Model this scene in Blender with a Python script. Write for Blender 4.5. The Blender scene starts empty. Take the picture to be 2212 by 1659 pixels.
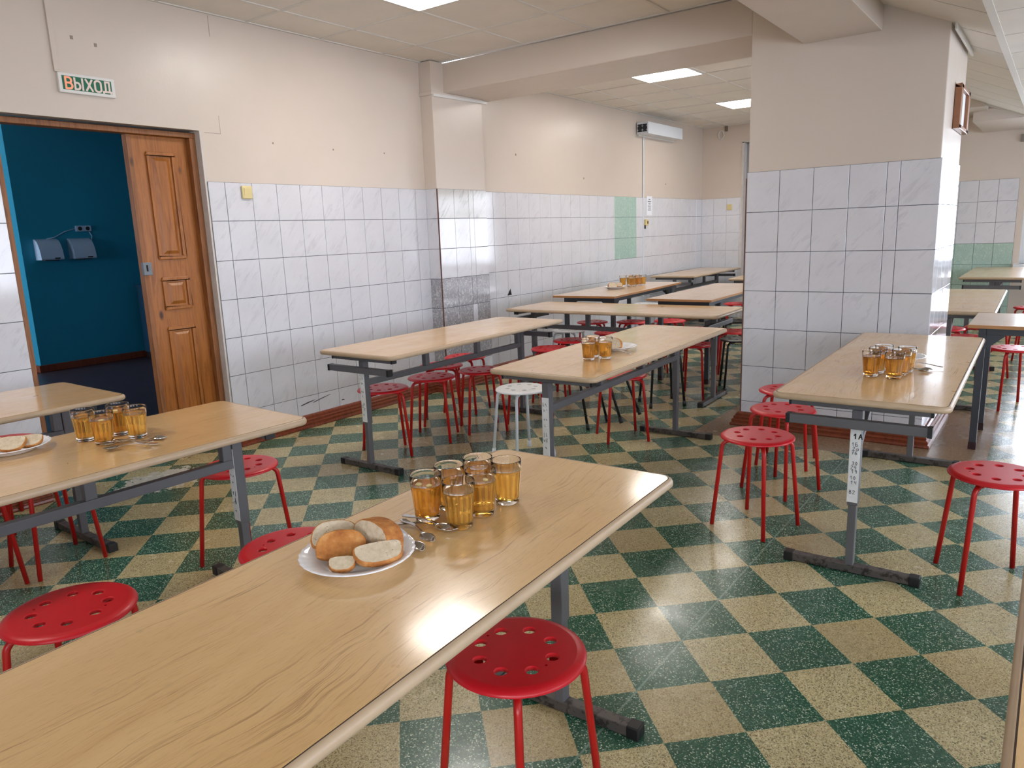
import bpy, bmesh, math, random
from mathutils import Vector, Matrix
random.seed(7)
PI = math.pi
SC = bpy.context.scene
COL = SC.collection

# ------------------------------------------------------------------ helpers
def link(o, parent=None):
    COL.objects.link(o)
    if parent is not None:
        o.parent = parent
    return o

def tag(o, label=None, cat=None, group=None, kind=None):
    if label: o['label'] = label
    if cat: o['category'] = cat
    if group: o['group'] = group
    if kind: o['kind'] = kind
    return o

def thing(name, label, cat, loc=(0, 0, 0), rz=0.0, group=None):
    o = bpy.data.objects.new(name, None)
    o.empty_display_size = .05
    COL.objects.link(o)
    o.location = loc
    o.rotation_euler = (0, 0, rz)
    return tag(o, label, cat, group)

class MB:
    """collects geometry, builds ONE mesh object"""
    def __init__(self):
        self.v = []; self.f = []; self.m = []; self.s = []
    def add(self, vs, fs, mi=0, smooth=False):
        b = len(self.v)
        self.v += [tuple(p) for p in vs]
        for f in fs:
            self.f.append([b + i for i in f]); self.m.append(mi); self.s.append(smooth)
        return self
    def box(self, x0, x1, y0, y1, z0, z1, mi=0):
        vs = [(x0, y0, z0), (x1, y0, z0), (x1, y1, z0), (x0, y1, z0), (x0, y0, z1), (x1, y0, z1), (x1, y1, z1), (x0, y1, z1)]
        return self.add(vs, [(0, 3, 2, 1), (4, 5, 6, 7), (0, 1, 5, 4), (1, 2, 6, 5), (2, 3, 7, 6), (3, 0, 4, 7)], mi)
    def bar(self, p, q, w, h, mi=0, up=(0, 0, 1)):
        p = Vector(p); q = Vector(q); d = (q - p).normalized(); up = Vector(up)
        if abs(d.dot(up)) > .99: up = Vector((0, 1, 0))
        a = d.cross(up).normalized(); b = a.cross(d).normalized()
        vs = []
        for c in (p, q):
            for sa, sb in ((-1, -1), (1, -1), (1, 1), (-1, 1)):
                vs.append(c + a * sa * w / 2 + b * sb * h / 2)
        return self.add(vs, [(0, 1, 2, 3), (7, 6, 5, 4), (0, 4, 5, 1), (1, 5, 6, 2), (2, 6, 7, 3), (3, 7, 4, 0)], mi)
    def tube(self, pts, r, n=12, mi=0, caps=True):
        pts = [Vector(p) for p in pts]
        rs = r if isinstance(r, (list, tuple)) else [r] * len(pts)
        vs = []; prev = None
        for i, p in enumerate(pts):
            if i == 0: d = pts[1] - p
            elif i == len(pts) - 1: d = p - pts[i - 1]
            else: d = (pts[i + 1] - p).normalized() + (p - pts[i - 1]).normalized()
            d.normalize()
            if prev is None:
                a = d.orthogonal().normalized()
            else:
                a = (prev - d * prev.dot(d)).normalized()
            prev = a
            b = d.cross(a)
            for k in range(n):
                t = 2 * PI * k / n
                vs.append(p + (a * math.cos(t) + b * math.sin(t)) * rs[i])
        fs = []
        for i in range(len(pts) - 1):
            for k in range(n):
                fs.append((i * n + k, i * n + (k + 1) % n, (i + 1) * n + (k + 1) % n, (i + 1) * n + k))
        self.add(vs, fs, mi, True)
        if caps:
            b = len(self.v) - len(vs)
            self.f.append([b + k for k in reversed(range(n))]); self.m.append(mi); self.s.append(False)
            self.f.append([b + (len(pts) - 1) * n + k for k in range(n)]); self.m.append(mi); self.s.append(False)
        return self
    def lathe(self, prof, n=48, mi=0, mod=None, cx=0, cy=0, smooth=True, closed_ends=True):
        vs = []
        for (r, z) in prof:
            for k in range(n):
                t = 2 * PI * k / n
                rr = r * (mod(t, r, z) if mod else 1)
                vs.append((cx + rr * math.cos(t), cy + rr * math.sin(t), z))
        fs = []
        for i in range(len(prof) - 1):
            for k in range(n):
                fs.append((i * n + k, i * n + (k + 1) % n, (i + 1) * n + (k + 1) % n, (i + 1) * n + k))
        self.add(vs, fs, mi, smooth)
        if closed_ends:
            b = len(self.v) - len(vs)
            self.f.append([b + k for k in reversed(range(n))]); self.m.append(mi); self.s.append(False)
            self.f.append([b + (len(prof) - 1) * n + k for k in range(n)]); self.m.append(mi); self.s.append(False)
        return self
    def build(self, name, mats, parent=None, bevel=0, seg=2, angle=35, loc=None, rz=None):
        me = bpy.data.meshes.new(name)
        me.from_pydata(self.v, [], self.f)
        me.polygons.foreach_set('material_index', self.m)
        me.polygons.foreach_set('use_smooth', self.s)
        if not isinstance(mats, (list, tuple)): mats = [mats]
        for m in mats: me.materials.append(m)
        bm = bmesh.new(); bm.from_mesh(me)
        if bevel:
            bmesh.ops.remove_doubles(bm, verts=bm.verts, dist=1e-6)
            bmesh.ops.recalc_face_normals(bm, faces=bm.faces)
            ed = [e for e in bm.edges if len(e.link_faces) == 2 and e.calc_face_angle(0) > math.radians(angle)]
            bmesh.ops.bevel(bm, geom=ed, offset=bevel, segments=seg, profile=.5, affect='EDGES', clamp_overlap=True)
        bmesh.ops.recalc_face_normals(bm, faces=bm.faces)
        bm.to_mesh(me); bm.free()
        me.update()
        o = bpy.data.objects.new(name, me)
        link(o, parent)
        if loc: o.location = loc
        if rz is not None: o.rotation_euler = (0, 0, rz)
        return o

def dup(root, loc=None, rz=None, label=None, group=None, cat=None):
    r = root.copy(); COL.objects.link(r)
    for ch in list(root.children):
        c = ch.copy(); COL.objects.link(c); c.parent = r
        for g in list(ch.children):
            d = g.copy(); COL.objects.link(d); d.parent = c
    if loc is not None: r.location = loc
    if rz is not None: r.rotation_euler = (0, 0, rz)
    if label: r['label'] = label
    if group: r['group'] = group
    if cat: r['category'] = cat
    return r

# ------------------------------------------------------------------ materials
def srgb(r, g, b):
    def f(c):
        c /= 255
        return c / 12.92 if c <= .04045 else ((c + .055) / 1.055) ** 2.4
    return (f(r), f(g), f(b), 1)

class NT:
    def __init__(self, name):
        self.m = bpy.data.materials.new(name); self.m.use_nodes = True
        self.t = self.m.node_tree; self.t.nodes.clear()
        self.out = self.n('ShaderNodeOutputMaterial')
    def n(self, typ, **kw):
        nd = self.t.nodes.new(typ)
        for k, v in kw.items(): setattr(nd, k, v)
        return nd
    def l(self, a, b): self.t.links.new(a, b)
    def set(self, nd, **kw):
        for k, v in kw.items(): nd.inputs[k.replace('_', ' ')].default_value = v
        return nd
    def coord(self, kind='Object'):
        return self.n('ShaderNodeTexCoord').outputs[kind]
    def mapping(self, src, scale=(1, 1, 1), rot=(0, 0, 0), loc=(0, 0, 0)):
        mp = self.n('ShaderNodeMapping'); mp.inputs['Scale'].default_value = scale
        mp.inputs['Rotation'].default_value = rot; mp.inputs['Location'].default_value = loc
        self.l(src, mp.inputs['Vector']); return mp.outputs[0]
    def noise(self, src, scale=5, detail=4, rough=.5, dist=0.0, w=None):
        nz = self.n('ShaderNodeTexNoise')
        if w is not None:
            nz.noise_dimensions = '4D'
            if isinstance(w, (int, float)): nz.inputs['W'].default_value = w
            else: self.l(w, nz.inputs['W'])
        nz.inputs['Scale'].default_value = scale; nz.inputs['Detail'].default_value = detail
        nz.inputs['Roughness'].default_value = rough; nz.inputs['Distortion'].default_value = dist
        if src is not None: self.l(src, nz.inputs['Vector'])
        return nz.outputs['Fac']
    def ramp(self, src, stops, interp='LINEAR'):
        r = self.n('ShaderNodeValToRGB'); cr = r.color_ramp; cr.interpolation = interp
        while len(cr.elements) < len(stops): cr.elements.new(.5)
        for e, (p, c) in zip(cr.elements, stops):
            e.position = p; e.color = c if len(c) == 4 else (*c, 1)
        self.l(src, r.inputs[0]); return r.outputs[0]
    def math(self, op, a, b=None, c=None, clamp=False):
        nd = self.n('ShaderNodeMath', operation=op, use_clamp=clamp)
        for i, x in enumerate((a, b, c)):
            if x is None: continue
            if isinstance(x, (int, float)): nd.inputs[i].default_value = x
            else: self.l(x, nd.inputs[i])
        return nd.outputs[0]
    def mix(self, fac, a, b, blend='MIX'):
        nd = self.n('ShaderNodeMix', data_type='RGBA', blend_type=blend)
        for i, x in ((0, fac), (6, a), (7, b)):
            if isinstance(x, (int, float)): nd.inputs[i].default_value = x
            elif isinstance(x, tuple): nd.inputs[i].default_value = x if len(x) == 4 else (*x, 1)
            else: self.l(x, nd.inputs[i])
        return nd.outputs[2]
    def bump(self, h, strength=.2, dist=.002):
        b = self.n('ShaderNodeBump'); b.inputs['Strength'].default_value = strength; b.inputs['Distance'].default_value = dist
        self.l(h, b.inputs['Height']); return b.outputs[0]
    def bsdf(self, color=None, rough=.5, metal=0.0, normal=None, **kw):
        p = self.n('ShaderNodeBsdfPrincipled')
        for key, x in (('Base Color', color), ('Roughness', rough), ('Metallic', metal)):
            if x is None: continue
            if isinstance(x, (int, float)): p.inputs[key].default_value = x
            elif isinstance(x, tuple): p.inputs[key].default_value = x
            else: self.l(x, p.inputs[key])
        for k, v in kw.items():
            k = k.replace('_', ' ')
            p.inputs[k].default_value = v
        if normal is not None: self.l(normal, p.inputs['Normal'])
        self.l(p.outputs[0], self.out.inputs[0]); self.p = p
        return self.m

def plain(name, col, rough=.5, metal=0.0, var=.0, vscale=20, bump=0.0, bscale=200, **kw):
    t = NT(name); co = t.coord()
    c = col
    if var:
        nz = t.noise(co, vscale, 4, .6)
        dk = tuple(x * (1 - var) for x in col[:3]) + (1,)
        lt = tuple(min(1, x * (1 + var)) for x in col[:3]) + (1,)
        c = t.ramp(nz, [(.3, dk), (.7, lt)])
    nrm = None
    if bump:
        nrm = t.bump(t.noise(co, bscale, 3, .6), bump, .001)
    return t.bsdf(c, rough, metal, nrm, **kw)

def mat_paint(name, col, rough=.28):
    t = NT(name); co = t.coord()
    big = t.noise(co, 1.3, 4, .6); mid = t.noise(co, 9, 5, .65)
    c = t.ramp(big, [(.3, tuple(x * .95 for x in col[:3]) + (1,)), (.7, col)])
    rr = t.ramp(mid, [(.3, (rough * .92,) * 3), (.7, (rough * 1.15,) * 3)])
    h = t.math('ADD', t.math('MULTIPLY', mid, .6), t.math('MULTIPLY', t.noise(co, 60, 3, .6), .25))
    return t.bsdf(c, rr, 0, t.bump(h, .25, .006), Specular_IOR_Level=.45)

def mat_marble_tile(name, base, vein, amount=.55, rough=.1):
    t = NT(name); co = t.coord()
    # thin veins rising to the right on every wall
    sp = t.n('ShaderNodeSeparateXYZ'); t.l(co, sp.inputs[0])
    hh = t.math('ADD', sp.outputs[0], sp.outputs[1])
    pp = t.math('SUBTRACT', t.math('MULTIPLY', hh, 1.15), sp.outputs[2]); qq = t.math('ADD', hh, sp.outputs[2])
    cv = t.n('ShaderNodeCombineXYZ'); t.l(t.math('MULTIPLY', pp, 13), cv.inputs[0]); t.l(t.math('MULTIPLY', qq, 2.6), cv.inputs[1])
    v1 = t.noise(cv.outputs[0], 1.3, 5, .6, .5)
    veins = t.ramp(v1, [(.53, (0, 0, 0, 1)), (.60, (1, 1, 1, 1)), (.66, (.15, .15, .15, 1))])
    gate = t.ramp(t.noise(co, 7, 3, .5), [(.42, (0, 0, 0, 1)), (.62, (1, 1, 1, 1))])
    veins = t.math('MULTIPLY', veins, gate)
    fine = t.ramp(t.noise(cv.outputs[0], 3.2, 4, .65, .3), [(.55, (0, 0, 0, 1)), (.75, (1, 1, 1, 1))])
    f = t.math('MULTIPLY', t.math('ADD', veins, t.math('MULTIPLY', fine, .5), clamp=True), amount)
    c = t.mix(f, base, vein)
    dirt = t.ramp(t.noise(co, 4, 4, .6), [(.35, (.95, .95, .95, 1)), (.65, (1, 1, 1, 1))])
    c = t.mix(1.0, c, dirt, 'MULTIPLY')
    return t.bsdf(c, rough, 0, t.bump(t.noise(co, 5, 2, .5), .05, .01), Specular_IOR_Level=.5)

def mat_blotch_tile(name, a, b, rough=.14):
    t = NT(name); co = t.coord()
    m = t.mapping(co, (6, 6, 4), (.4, .3, 0))
    f = t.ramp(t.noise(m, 4.2, 6, .7, 1.6), [(.38, a), (.5, b), (.62, a)])
    return t.bsdf(f, rough)

def mat_floor():
    t = NT('floor_vinyl'); co = t.coord()
    T = .25
    rt = t.mapping(co, (1, 1, 1), (0, 0, 0), (.9665, -2.6106, 0))
    r2 = t.n('ShaderNodeVectorRotate', rotation_type='Z_AXIS'); r2.inputs['Angle'].default_value = -PI / 4
    t.l(rt, r2.inputs['Vector'])
    sep = t.n('ShaderNodeSeparateXYZ')
    # slightly wobbly cut edges
    wob = t.noise(co, 90, 2, .5)
    t.l(r2.outputs[0], sep.inputs[0])
    gx = t.math('DIVIDE', t.math('ADD', sep.outputs[0], t.math('MULTIPLY', t.math('SUBTRACT', wob, .5), .006)), T)
    gy = t.math('DIVIDE', t.math('ADD', sep.outputs[1], t.math('MULTIPLY', t.math('SUBTRACT', wob, .5), .006)), T)
    fx = t.math('FLOOR', gx); fy = t.math('FLOOR', gy)
    par = t.math('FLOORED_MODULO', t.math('ADD', fx, fy), 2)        # 0 = green, 1 = beige
    cell = t.n('ShaderNodeCombineXYZ'); t.l(fx, cell.inputs[0]); t.l(fy, cell.inputs[1])
    wn = t.n('ShaderNodeTexWhiteNoise'); t.l(cell.outputs[0], wn.inputs['Vector'])
    rv = wn.outputs['Value']
    # chips
    chip = t.n('ShaderNodeTexVoronoi'); chip.inputs['Scale'].default_value = 290; t.l(t.mapping(co, (1, 1.0, 1)), chip.inputs['Vector'])
    ccol = t.n('ShaderNodeSeparateColor'); t.l(chip.outputs['Color'], ccol.inputs[0])
    small = t.noise(co, 260, 3, .7)
    green = t.ramp(ccol.outputs[0], [(0, srgb(32, 72, 54)), (.45, srgb(42, 86, 66)), (.78, srgb(54, 100, 78)), (.90, srgb(104, 138, 116)), (.96, srgb(190, 206, 184))])
    green = t.mix(t.ramp(small, [(.55, (0, 0, 0, 1)), (.75, (.5, .5, .5, 1))]), green, srgb(70, 104, 84))
    beige = t.ramp(ccol.outputs[1], [(0, srgb(100, 92, 68)), (.10, srgb(134, 124, 93)), (.3, srgb(182, 168, 124)), (.8, srgb(202, 190, 146)), (1, srgb(218, 208, 168))])
    beige = t.mix(t.ramp(small, [(.50, (0, 0, 0, 1)), (.72, (.8, .8, .8, 1))]), beige, srgb(124, 113, 82))
    beige = t.mix(t.ramp(rv, [(.55, (0, 0, 0, 1)), (1, (.45, .45, .45, 1))]), beige, srgb(158, 134, 92))
    c = t.mix(par, green, beige)
    # foot traffic dirt, worn grey-brown
    dirt = t.ramp(t.noise(co, 1.6, 5, .65, .4), [(.48, (0, 0, 0, 1)), (.78, (.42, .42, .42, 1))])
    c = t.mix(dirt, c, t.mix(.5, c, srgb(92, 80, 66)))
    spot = t.ramp(t.noise(co, 14, 2, .4), [(.76, (0, 0, 0, 1)), (.80, (.7, .7, .7, 1))])
    c = t.mix(spot, c, srgb(70, 62, 50))
    # welded seam along the sheet, every 1.98 m
    sx = t.n('ShaderNodeSeparateXYZ'); t.l(rt, sx.inputs[0])
    sd = t.math('ABSOLUTE', sx.outputs[0])
    seam = t.math('LESS_THAN', sd, .0035)
    c = t.mix(t.math('MULTIPLY', seam, .7), c, srgb(120, 146, 132))
    # brown terrazzo square round the pillar
    s0 = t.n('ShaderNodeSeparateXYZ'); t.l(co, s0.inputs[0])
    wx = t.math('MULTIPLY', t.math('SUBTRACT', t.noise(co, 9, 3, .6), .5), .03)
    X = t.math('ADD', s0.outputs[0], wx); Y = t.math('ADD', s0.outputs[1], wx)
    inx = t.math('LESS_THAN', t.math('ABSOLUTE', t.math('ADD', X, 1.135)), .885)
    iny = t.math('LESS_THAN', t.math('ABSOLUTE', t.math('SUBTRACT', Y, 5.70)), .85)
    patch = t.math('MULTIPLY', inx, iny)
    pc = t.ramp(t.noise(co, 55, 5, .7), [(.3, srgb(112, 92, 72)), (.55, srgb(142, 120, 96)), (.75, srgb(164, 144, 118))])
    pc = t.mix(spot, pc, srgb(64, 50, 42))
    c = t.mix(patch, c, pc)
    # torn patch by the left wall showing white backing
    dx = t.math('DIVIDE', t.math('ADD', s0.outputs[0], 4.44), .20); dy = t.math('DIVIDE', t.math('SUBTRACT', s0.outputs[1], 2.24), .27)
    rr = t.math('ADD', t.math('MULTIPLY', dx, dx), t.math('MULTIPLY', dy, dy))
    tear = t.math('LESS_THAN', t.math('ADD', rr, t.math('MULTIPLY', t.math('SUBTRACT', t.noise(co, 16, 4, .7), .5), 4.2)), .95)
    c = t.mix(tear, c, srgb(196, 194, 184))
    ro = t.ramp(t.noise(co, 3.2, 5, .65), [(.3, (.15,) * 3), (.7, (.33,) * 3)])
    h = t.math('ADD', t.math('MULTIPLY', t.noise(co, 2.6, 4, .6), 1.0), t.math('MULTIPLY', small, .06))
    return t.bsdf(c, ro, 0, t.bump(h, .22, .01), Specular_IOR_Level=.5)

def mat_laminate(name, light, mid, dark, rough=.2, grain=1.0, stains=True, coat=.75):
    """wood-print laminate, grain along local Y"""
    t = NT(name); co = t.coord()
    oi = t.n('ShaderNodeObjectInfo').outputs['Random']
    w = t.math('MULTIPLY', oi, 37)
    m = t.mapping(co, (9, .75, 1))
    warp = t.noise(co, 2.2, 3, .5, 0, w)
    wv = t.n('ShaderNodeVectorMath', operation='ADD'); t.l(m, wv.inputs[0])
    cb = t.n('ShaderNodeCombineXYZ'); t.l(t.math('MULTIPLY', warp, 1.6), cb.inputs[0]); t.l(cb.outputs[0], wv.inputs[1])
    big = t.noise(wv.outputs[0], 1.1, 4, .6, .6, w)
    # open-pore strokes
    ms = t.mapping(wv.outputs[0], (13.0, 4.2, 1))
    st = t.noise(ms, 1.5, 5, .68, .5, w)
    gate = t.ramp(t.noise(wv.outputs[0], 1.0, 3, .5, .8, t.math('ADD', w, 11)), [(.44, (0, 0, 0, 1)), (.56, (1, 1, 1, 1))])
    stroke = t.math('MULTIPLY', t.ramp(st, [(.54, (0, 0, 0, 1)), (.66, (1, 1, 1, 1))]), gate)
    c = t.ramp(big, [(.3, mid), (.65, light)])
    c = t.mix(t.math('MULTIPLY', stroke, .75 * grain), c, dark)
    fine = t.noise(t.mapping(co, (120, 14, 1)), 2.4, 3, .6, 0, w)
    c = t.mix(t.ramp(fine, [(.52, (0, 0, 0, 1)), (.8, (.42 * grain,) * 3)]), c, dark)
    if stains:
        s = t.math('MULTIPLY', t.ramp(t.noise(co, 17, 3, .55, .3, w), [(.60, (0, 0, 0, 1)), (.74, (1, 1, 1, 1))]),
                   t.ramp(t.noise(co, 2.4, 2, .5, 0, t.math('ADD', w, 5)), [(.52, (0, 0, 0, 1)), (.66, (1, 1, 1, 1))]))
        c = t.mix(t.math('MULTIPLY', s, .35), c, srgb(112, 98, 84))
    ro = t.ramp(t.noise(co, 7, 4, .6, 0, w), [(.3, (rough * .8,) * 3), (.7, (rough * 1.3,) * 3)])
    h = t.math('ADD', t.math('MULTIPLY', stroke, -.4), t.noise(co, 22, 3, .6))
    return t.bsdf(c, ro, 0, t.bump(h, .035, .003), Specular_IOR_Level=.42, Coat_Weight=coat, Coat_Roughness=.12)

def mat_worn_metal(name, col, worn, rough=.42, amt=.62):
    t = NT(name); co = t.coord('Object')
    f = t.ramp(t.noise(co, 28, 5, .75, .3), [(amt, (0, 0, 0, 1)), (amt + .05, (1, 1, 1, 1))])
    c = t.mix(t.ramp(t.noise(co, 4, 3, .5), [(.3, (0, 0, 0, 1)), (.7, (1, 1, 1, 1))]), tuple(x * .85 for x in col[:3]) + (1,), col)
    c = t.mix(f, c, worn)
    return t.bsdf(c, rough, 0, t.bump(f, .2, .0006))

def mat_pine(name, light, dark, knot, rough=.32):
    t = NT(name); co = t.coord()
    m = t.mapping(co, (6, 10, .7))
    g = t.noise(m, 3.0, 5, .6, 1.2)
    c = t.ramp(g, [(.3, dark), (.5, light), (.72, dark)])
    f2 = t.noise(t.mapping(co, (40, 60, 2)), 3, 3, .6)
    c = t.mix(t.ramp(f2, [(.5, (0, 0, 0, 1)), (.75, (.4, .4, .4, 1))]), c, dark)
    k = t.n('ShaderNodeTexVoronoi'); k.inputs['Scale'].default_value = 1; t.l(t.mapping(co, (5, 7, 3.1), (0, 0, 0), (.3, .1, .4)), k.inputs['Vector'])
    c = t.mix(t.ramp(k.outputs['Distance'], [(.05, (1, 1, 1, 1)), (.13, (0, 0, 0, 1))]), c, knot)
    return t.bsdf(c, rough, 0, t.bump(g, .12, .003))

def mat_thin_glass(name):
    t = NT(name)
    tr = t.n('ShaderNodeBsdfTransparent'); gl = t.n('ShaderNodeBsdfGlossy'); gl.inputs['Roughness'].default_value = .02
    fr = t.n('ShaderNodeFresnel'); fr.inputs['IOR'].default_value = 1.45
    mx = t.n('ShaderNodeMixShader'); t.l(fr.outputs[0], mx.inputs[0]); t.l(tr.outputs[0], mx.inputs[1]); t.l(gl.outputs[0], mx.inputs[2])
    t.l(mx.outputs[0], t.out.inputs[0]); return t.m

def mat_glass():
    t = NT('tumbler_glass')
    return t.bsdf((.98, .98, .97, 1), 0.0, 0, None, Transmission_Weight=1.0, IOR=1.36)

def mat_tea():
    t = NT('amber_tea')
    r = t.n('ShaderNodeObjectInfo').outputs['Random']
    c = t.ramp(r, [(0, srgb(252, 196, 92)), (1, srgb(246, 168, 62))])
    m = t.bsdf(c, 0.0, 0, None, Transmission_Weight=.74, IOR=1.33)
    return m

def mat_emit(name, col, s):
    t = NT(name); e = t.n('ShaderNodeEmission'); e.inputs[0].default_value = col; e.inputs[1].default_value = s
    t.l(e.outputs[0], t.out.inputs[0]); return t.m

def mat_bread(name, crumb=True):
    t = NT(name); co = t.coord()
    if crumb:
        n = t.noise(co, 60, 4, .6)
        c = t.ramp(n, [(.3, srgb(192, 172, 142)), (.7, srgb(220, 204, 178))])
        p = t.n('ShaderNodeTexVoronoi'); p.inputs['Scale'].default_value = 170; t.l(co, p.inputs['Vector'])
        hole = t.math('MULTIPLY', t.ramp(p.outputs['Distance'], [(.16, (1, 1, 1, 1)), (.30, (0, 0, 0, 1))]), t.ramp(t.noise(co, 75, 2, .5), [(.54, (0, 0, 0, 1)), (.62, (1, 1, 1, 1))]))
        c = t.mix(t.math('MULTIPLY', hole, .7), c, srgb(150, 116, 78))
        h = t.math('ADD', t.math('MULTIPLY', hole, -1.0), t.math('MULTIPLY', n, .6))
        return t.bsdf(c, .85, 0, t.bump(h, .6, .003))
    n = t.noise(co, 24, 5, .65)
    c = t.ramp(n, [(.28, srgb(146, 82, 38)), (.5, srgb(188, 124, 66)), (.72, srgb(216, 164, 104))])
    return t.bsdf(c, .8, 0, t.bump(t.noise(co, 160, 3, .6), .5, .003), Specular_IOR_Level=.25)

M = {}
M['cream'] = mat_paint('cream_oil_paint', srgb(211, 198, 186), .30)
M['blue'] = mat_paint('petrol_blue_paint', srgb(34, 142, 172), .45)
M['turq'] = M['blue']
M['tile'] = mat_marble_tile('white_marbled_tile', srgb(216, 216, 222), srgb(172, 173, 182), .30, .09)
M['tilegreen'] = mat_blotch_tile('pale_green_tile', srgb(186, 208, 198), srgb(160, 188, 176), .12)
M['tilegrey'] = mat_blotch_tile('grey_mottled_tile', srgb(196, 195, 198), srgb(140, 138, 144), .14)
M['tiletaupe'] = mat_marble_tile('taupe_marbled_tile', srgb(196, 193, 188), srgb(150, 146, 140), .8, .1)
M['grout'] = plain('dark_grout', srgb(70, 78, 88), .9, 0, .15, 30)
M['grout_light'] = plain('pale_grout', srgb(168, 170, 174), .9)
M['floor'] = mat_floor()
M['ceil'] = plain('ceiling_board', srgb(232, 227, 220), .85, 0, .03, 3, .15, 240)
M['tbar'] = plain('ceiling_grid_metal', srgb(222, 218, 212), .5)
M['skirt'] = mat_pine('varnished_skirting', srgb(132, 66, 42), srgb(92, 42, 26), srgb(60, 28, 18), .28)
M['pine'] = mat_pine('orange_varnished_pine', srgb(170, 104, 42), srgb(132, 74, 24), srgb(66, 32, 12), .34)
M['pineframe'] = mat_pine('scuffed_pine_frame', srgb(150, 96, 52), srgb(108, 62, 32), srgb(66, 40, 24), .5)
M['plaster'] = plain('rough_plaster', srgb(206, 200, 196), .85, 0, .08, 14, .4, 60)
M['darkgap'] = plain('dark_gap', srgb(28, 24, 22), .9)
M['bluefloor'] = plain('dark_plank_floor', srgb(66, 50, 58), .42, 0, .25, 6)
M['lamA'] = mat_laminate('oak_print_laminate', srgb(224, 186, 130), srgb(214, 172, 114), srgb(154, 110, 64), .34, 1.0)
M['lamB'] = mat_laminate('beech_print_laminate', srgb(220, 192, 164), srgb(210, 180, 150), srgb(176, 138, 104), .34, .35, False)
M['edgeA'] = plain('cream_edge_band', srgb(180, 156, 128), .38, 0, .06, 12)
M['edgeB'] = plain('beech_edge_band', srgb(180, 128, 80), .4, 0, .06, 12)
M['joint'] = plain('dark_joint', srgb(70, 52, 38), .8)
M['frame'] = mat_worn_metal('grey_enamelled_steel', srgb(98, 97, 100), srgb(64, 54, 48), .40, .72)
M['framefoot'] = mat_worn_metal('scuffed_steel_foot', srgb(84, 78, 74), srgb(40, 34, 30), .45, .52)
M['frameB'] = plain('graphite_steel', srgb(62, 66, 74), .42, 0, .08, 10)
M['blackcap'] = plain('black_plastic_cap', srgb(22, 22, 24), .45)
M['browncap'] = plain('brown_plastic_cap', srgb(52, 28, 28), .5)
M['tape'] = plain('white_paper_tape', srgb(226, 226, 226), .6, 0, .06, 40)
M['ink'] = plain('dark_ink', srgb(50, 54, 66), .7)
M['inkblack'] = plain('black_marker', srgb(14, 14, 18), .6)
M['red'] = plain('red_plastic', srgb(204, 22, 36), .36, 0, .05, 8, .08, 500)
M['redleg'] = plain('red_enamelled_tube', srgb(188, 24, 22), .3, 0, .05, 8)
M['white'] = plain('white_plastic', srgb(226, 227, 230), .36, 0, .02, 8)
M['whiteleg'] = plain('white_enamelled_tube', srgb(216, 222, 230), .3)
M['black'] = plain('black_plastic', srgb(22, 23, 26), .38)
M['blackleg'] = plain('black_enamelled_tube', srgb(20, 21, 26), .32)
M['glass'] = mat_glass()
M['tea'] = mat_tea()
M['pane'] = mat_thin_glass('window_glass')
M['opal'] = plain('opal_glass_plate', srgb(238, 238, 242), .12, 0, 0, 1, Subsurface_Weight=.15, Subsurface_Radius=(.01, .01, .01))
M['crumb'] = mat_bread('bread_crumb', True)
M['crust'] = mat_bread('bread_crust', False)
M['steel'] = plain('stainless_steel', srgb(186, 182, 178), .16, 1.0, .06, 60)
M['apple'] = plain('stewed_apple', srgb(240, 214, 150), .35, 0, .1, 80, Subsurface_Weight=.2)
M['signwhite'] = plain('white_sign_plastic', srgb(222, 220, 216), .4)
M['signgreen'] = plain('green_sign_face', srgb(8, 104, 76), .3)
M['letter'] = plain('milky_letters', srgb(232, 210, 200), .4)
M['letterlit'] = mat_emit('glowing_letter', srgb(255, 168, 138), .56)
M['ivory'] = plain('ivory_plastic', srgb(222, 204, 148), .4)
M['whiteplastic'] = plain('white_enamelled_metal', srgb(214, 220, 228), .35)
M['dryer'] = plain('pale_dryer_shell', srgb(176, 198, 220), .35)
M['darkgrille'] = plain('dark_fan_grille', srgb(40, 42, 48), .6, 0, .2, 200)
M['paper'] = plain('white_paper', srgb(226, 230, 238), .7)
M['greydoor'] = plain('grey_doorway_light', srgb(148, 150, 156), .5)  # tone of the grey light in the far doorway, put into the leaf colour
M['framewood'] = plain('brown_picture_frame', srgb(140, 90, 56), .35, 0, .1, 20)
M['panel'] = mat_emit('lamp_diffuser', (1.0, .95, .88, 1), 16.0)
M['lampframe'] = plain('lamp_frame', srgb(226, 226, 224), .4)
M['windowframe'] = plain('white_window_frame', srgb(226, 230, 234), .35)
M['cabinet'] = plain('blue_grey_cabinet', srgb(44, 84, 112), .4)
M['lock'] = mat_worn_metal('grey_lock_plate', srgb(120, 126, 134), srgb(80, 80, 84), .4, .66)

def S(o, kind='structure'):
    o['kind'] = kind; return o

# ------------------------------------------------------------------ room dimensions
W = -4.70        # left wall plane
YP0, YP1 = 5.25, 6.17      # pillar
PX0, PX1 = -1.80, -.632
YE = 11.55       # far end wall
YB = -3.5        # wall behind the camera
XR = 3.2         # right wall
ZC = 2.94

# floor
b = MB(); b.add([(W - .12, YB, 0), (XR + .2, YB, 0), (XR + .2, YE + .2, 0), (W - .12, YE + .2, 0)], [(0, 1, 2, 3)])
b.add([(W - .12, YB, -.1), (XR + .2, YB, -.1), (XR + .2, YE + .2, -.1), (W - .12, YE + .2, -.1)], [(3, 2, 1, 0)])
S(b.build('floor', M['floor']))

# ---- left wall with door opening
DY0, DY1, DZ = 1.70, 2.935, 2.19
b = MB()
b.box(W - .12, W, YB, DY0, 0, ZC); b.box(W - .12, W, DY1, YE + .1, 0, ZC); b.box(W - .12, W, DY0, DY1, DZ, ZC)
S(b.build('wall_left', M['cream']))
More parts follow.
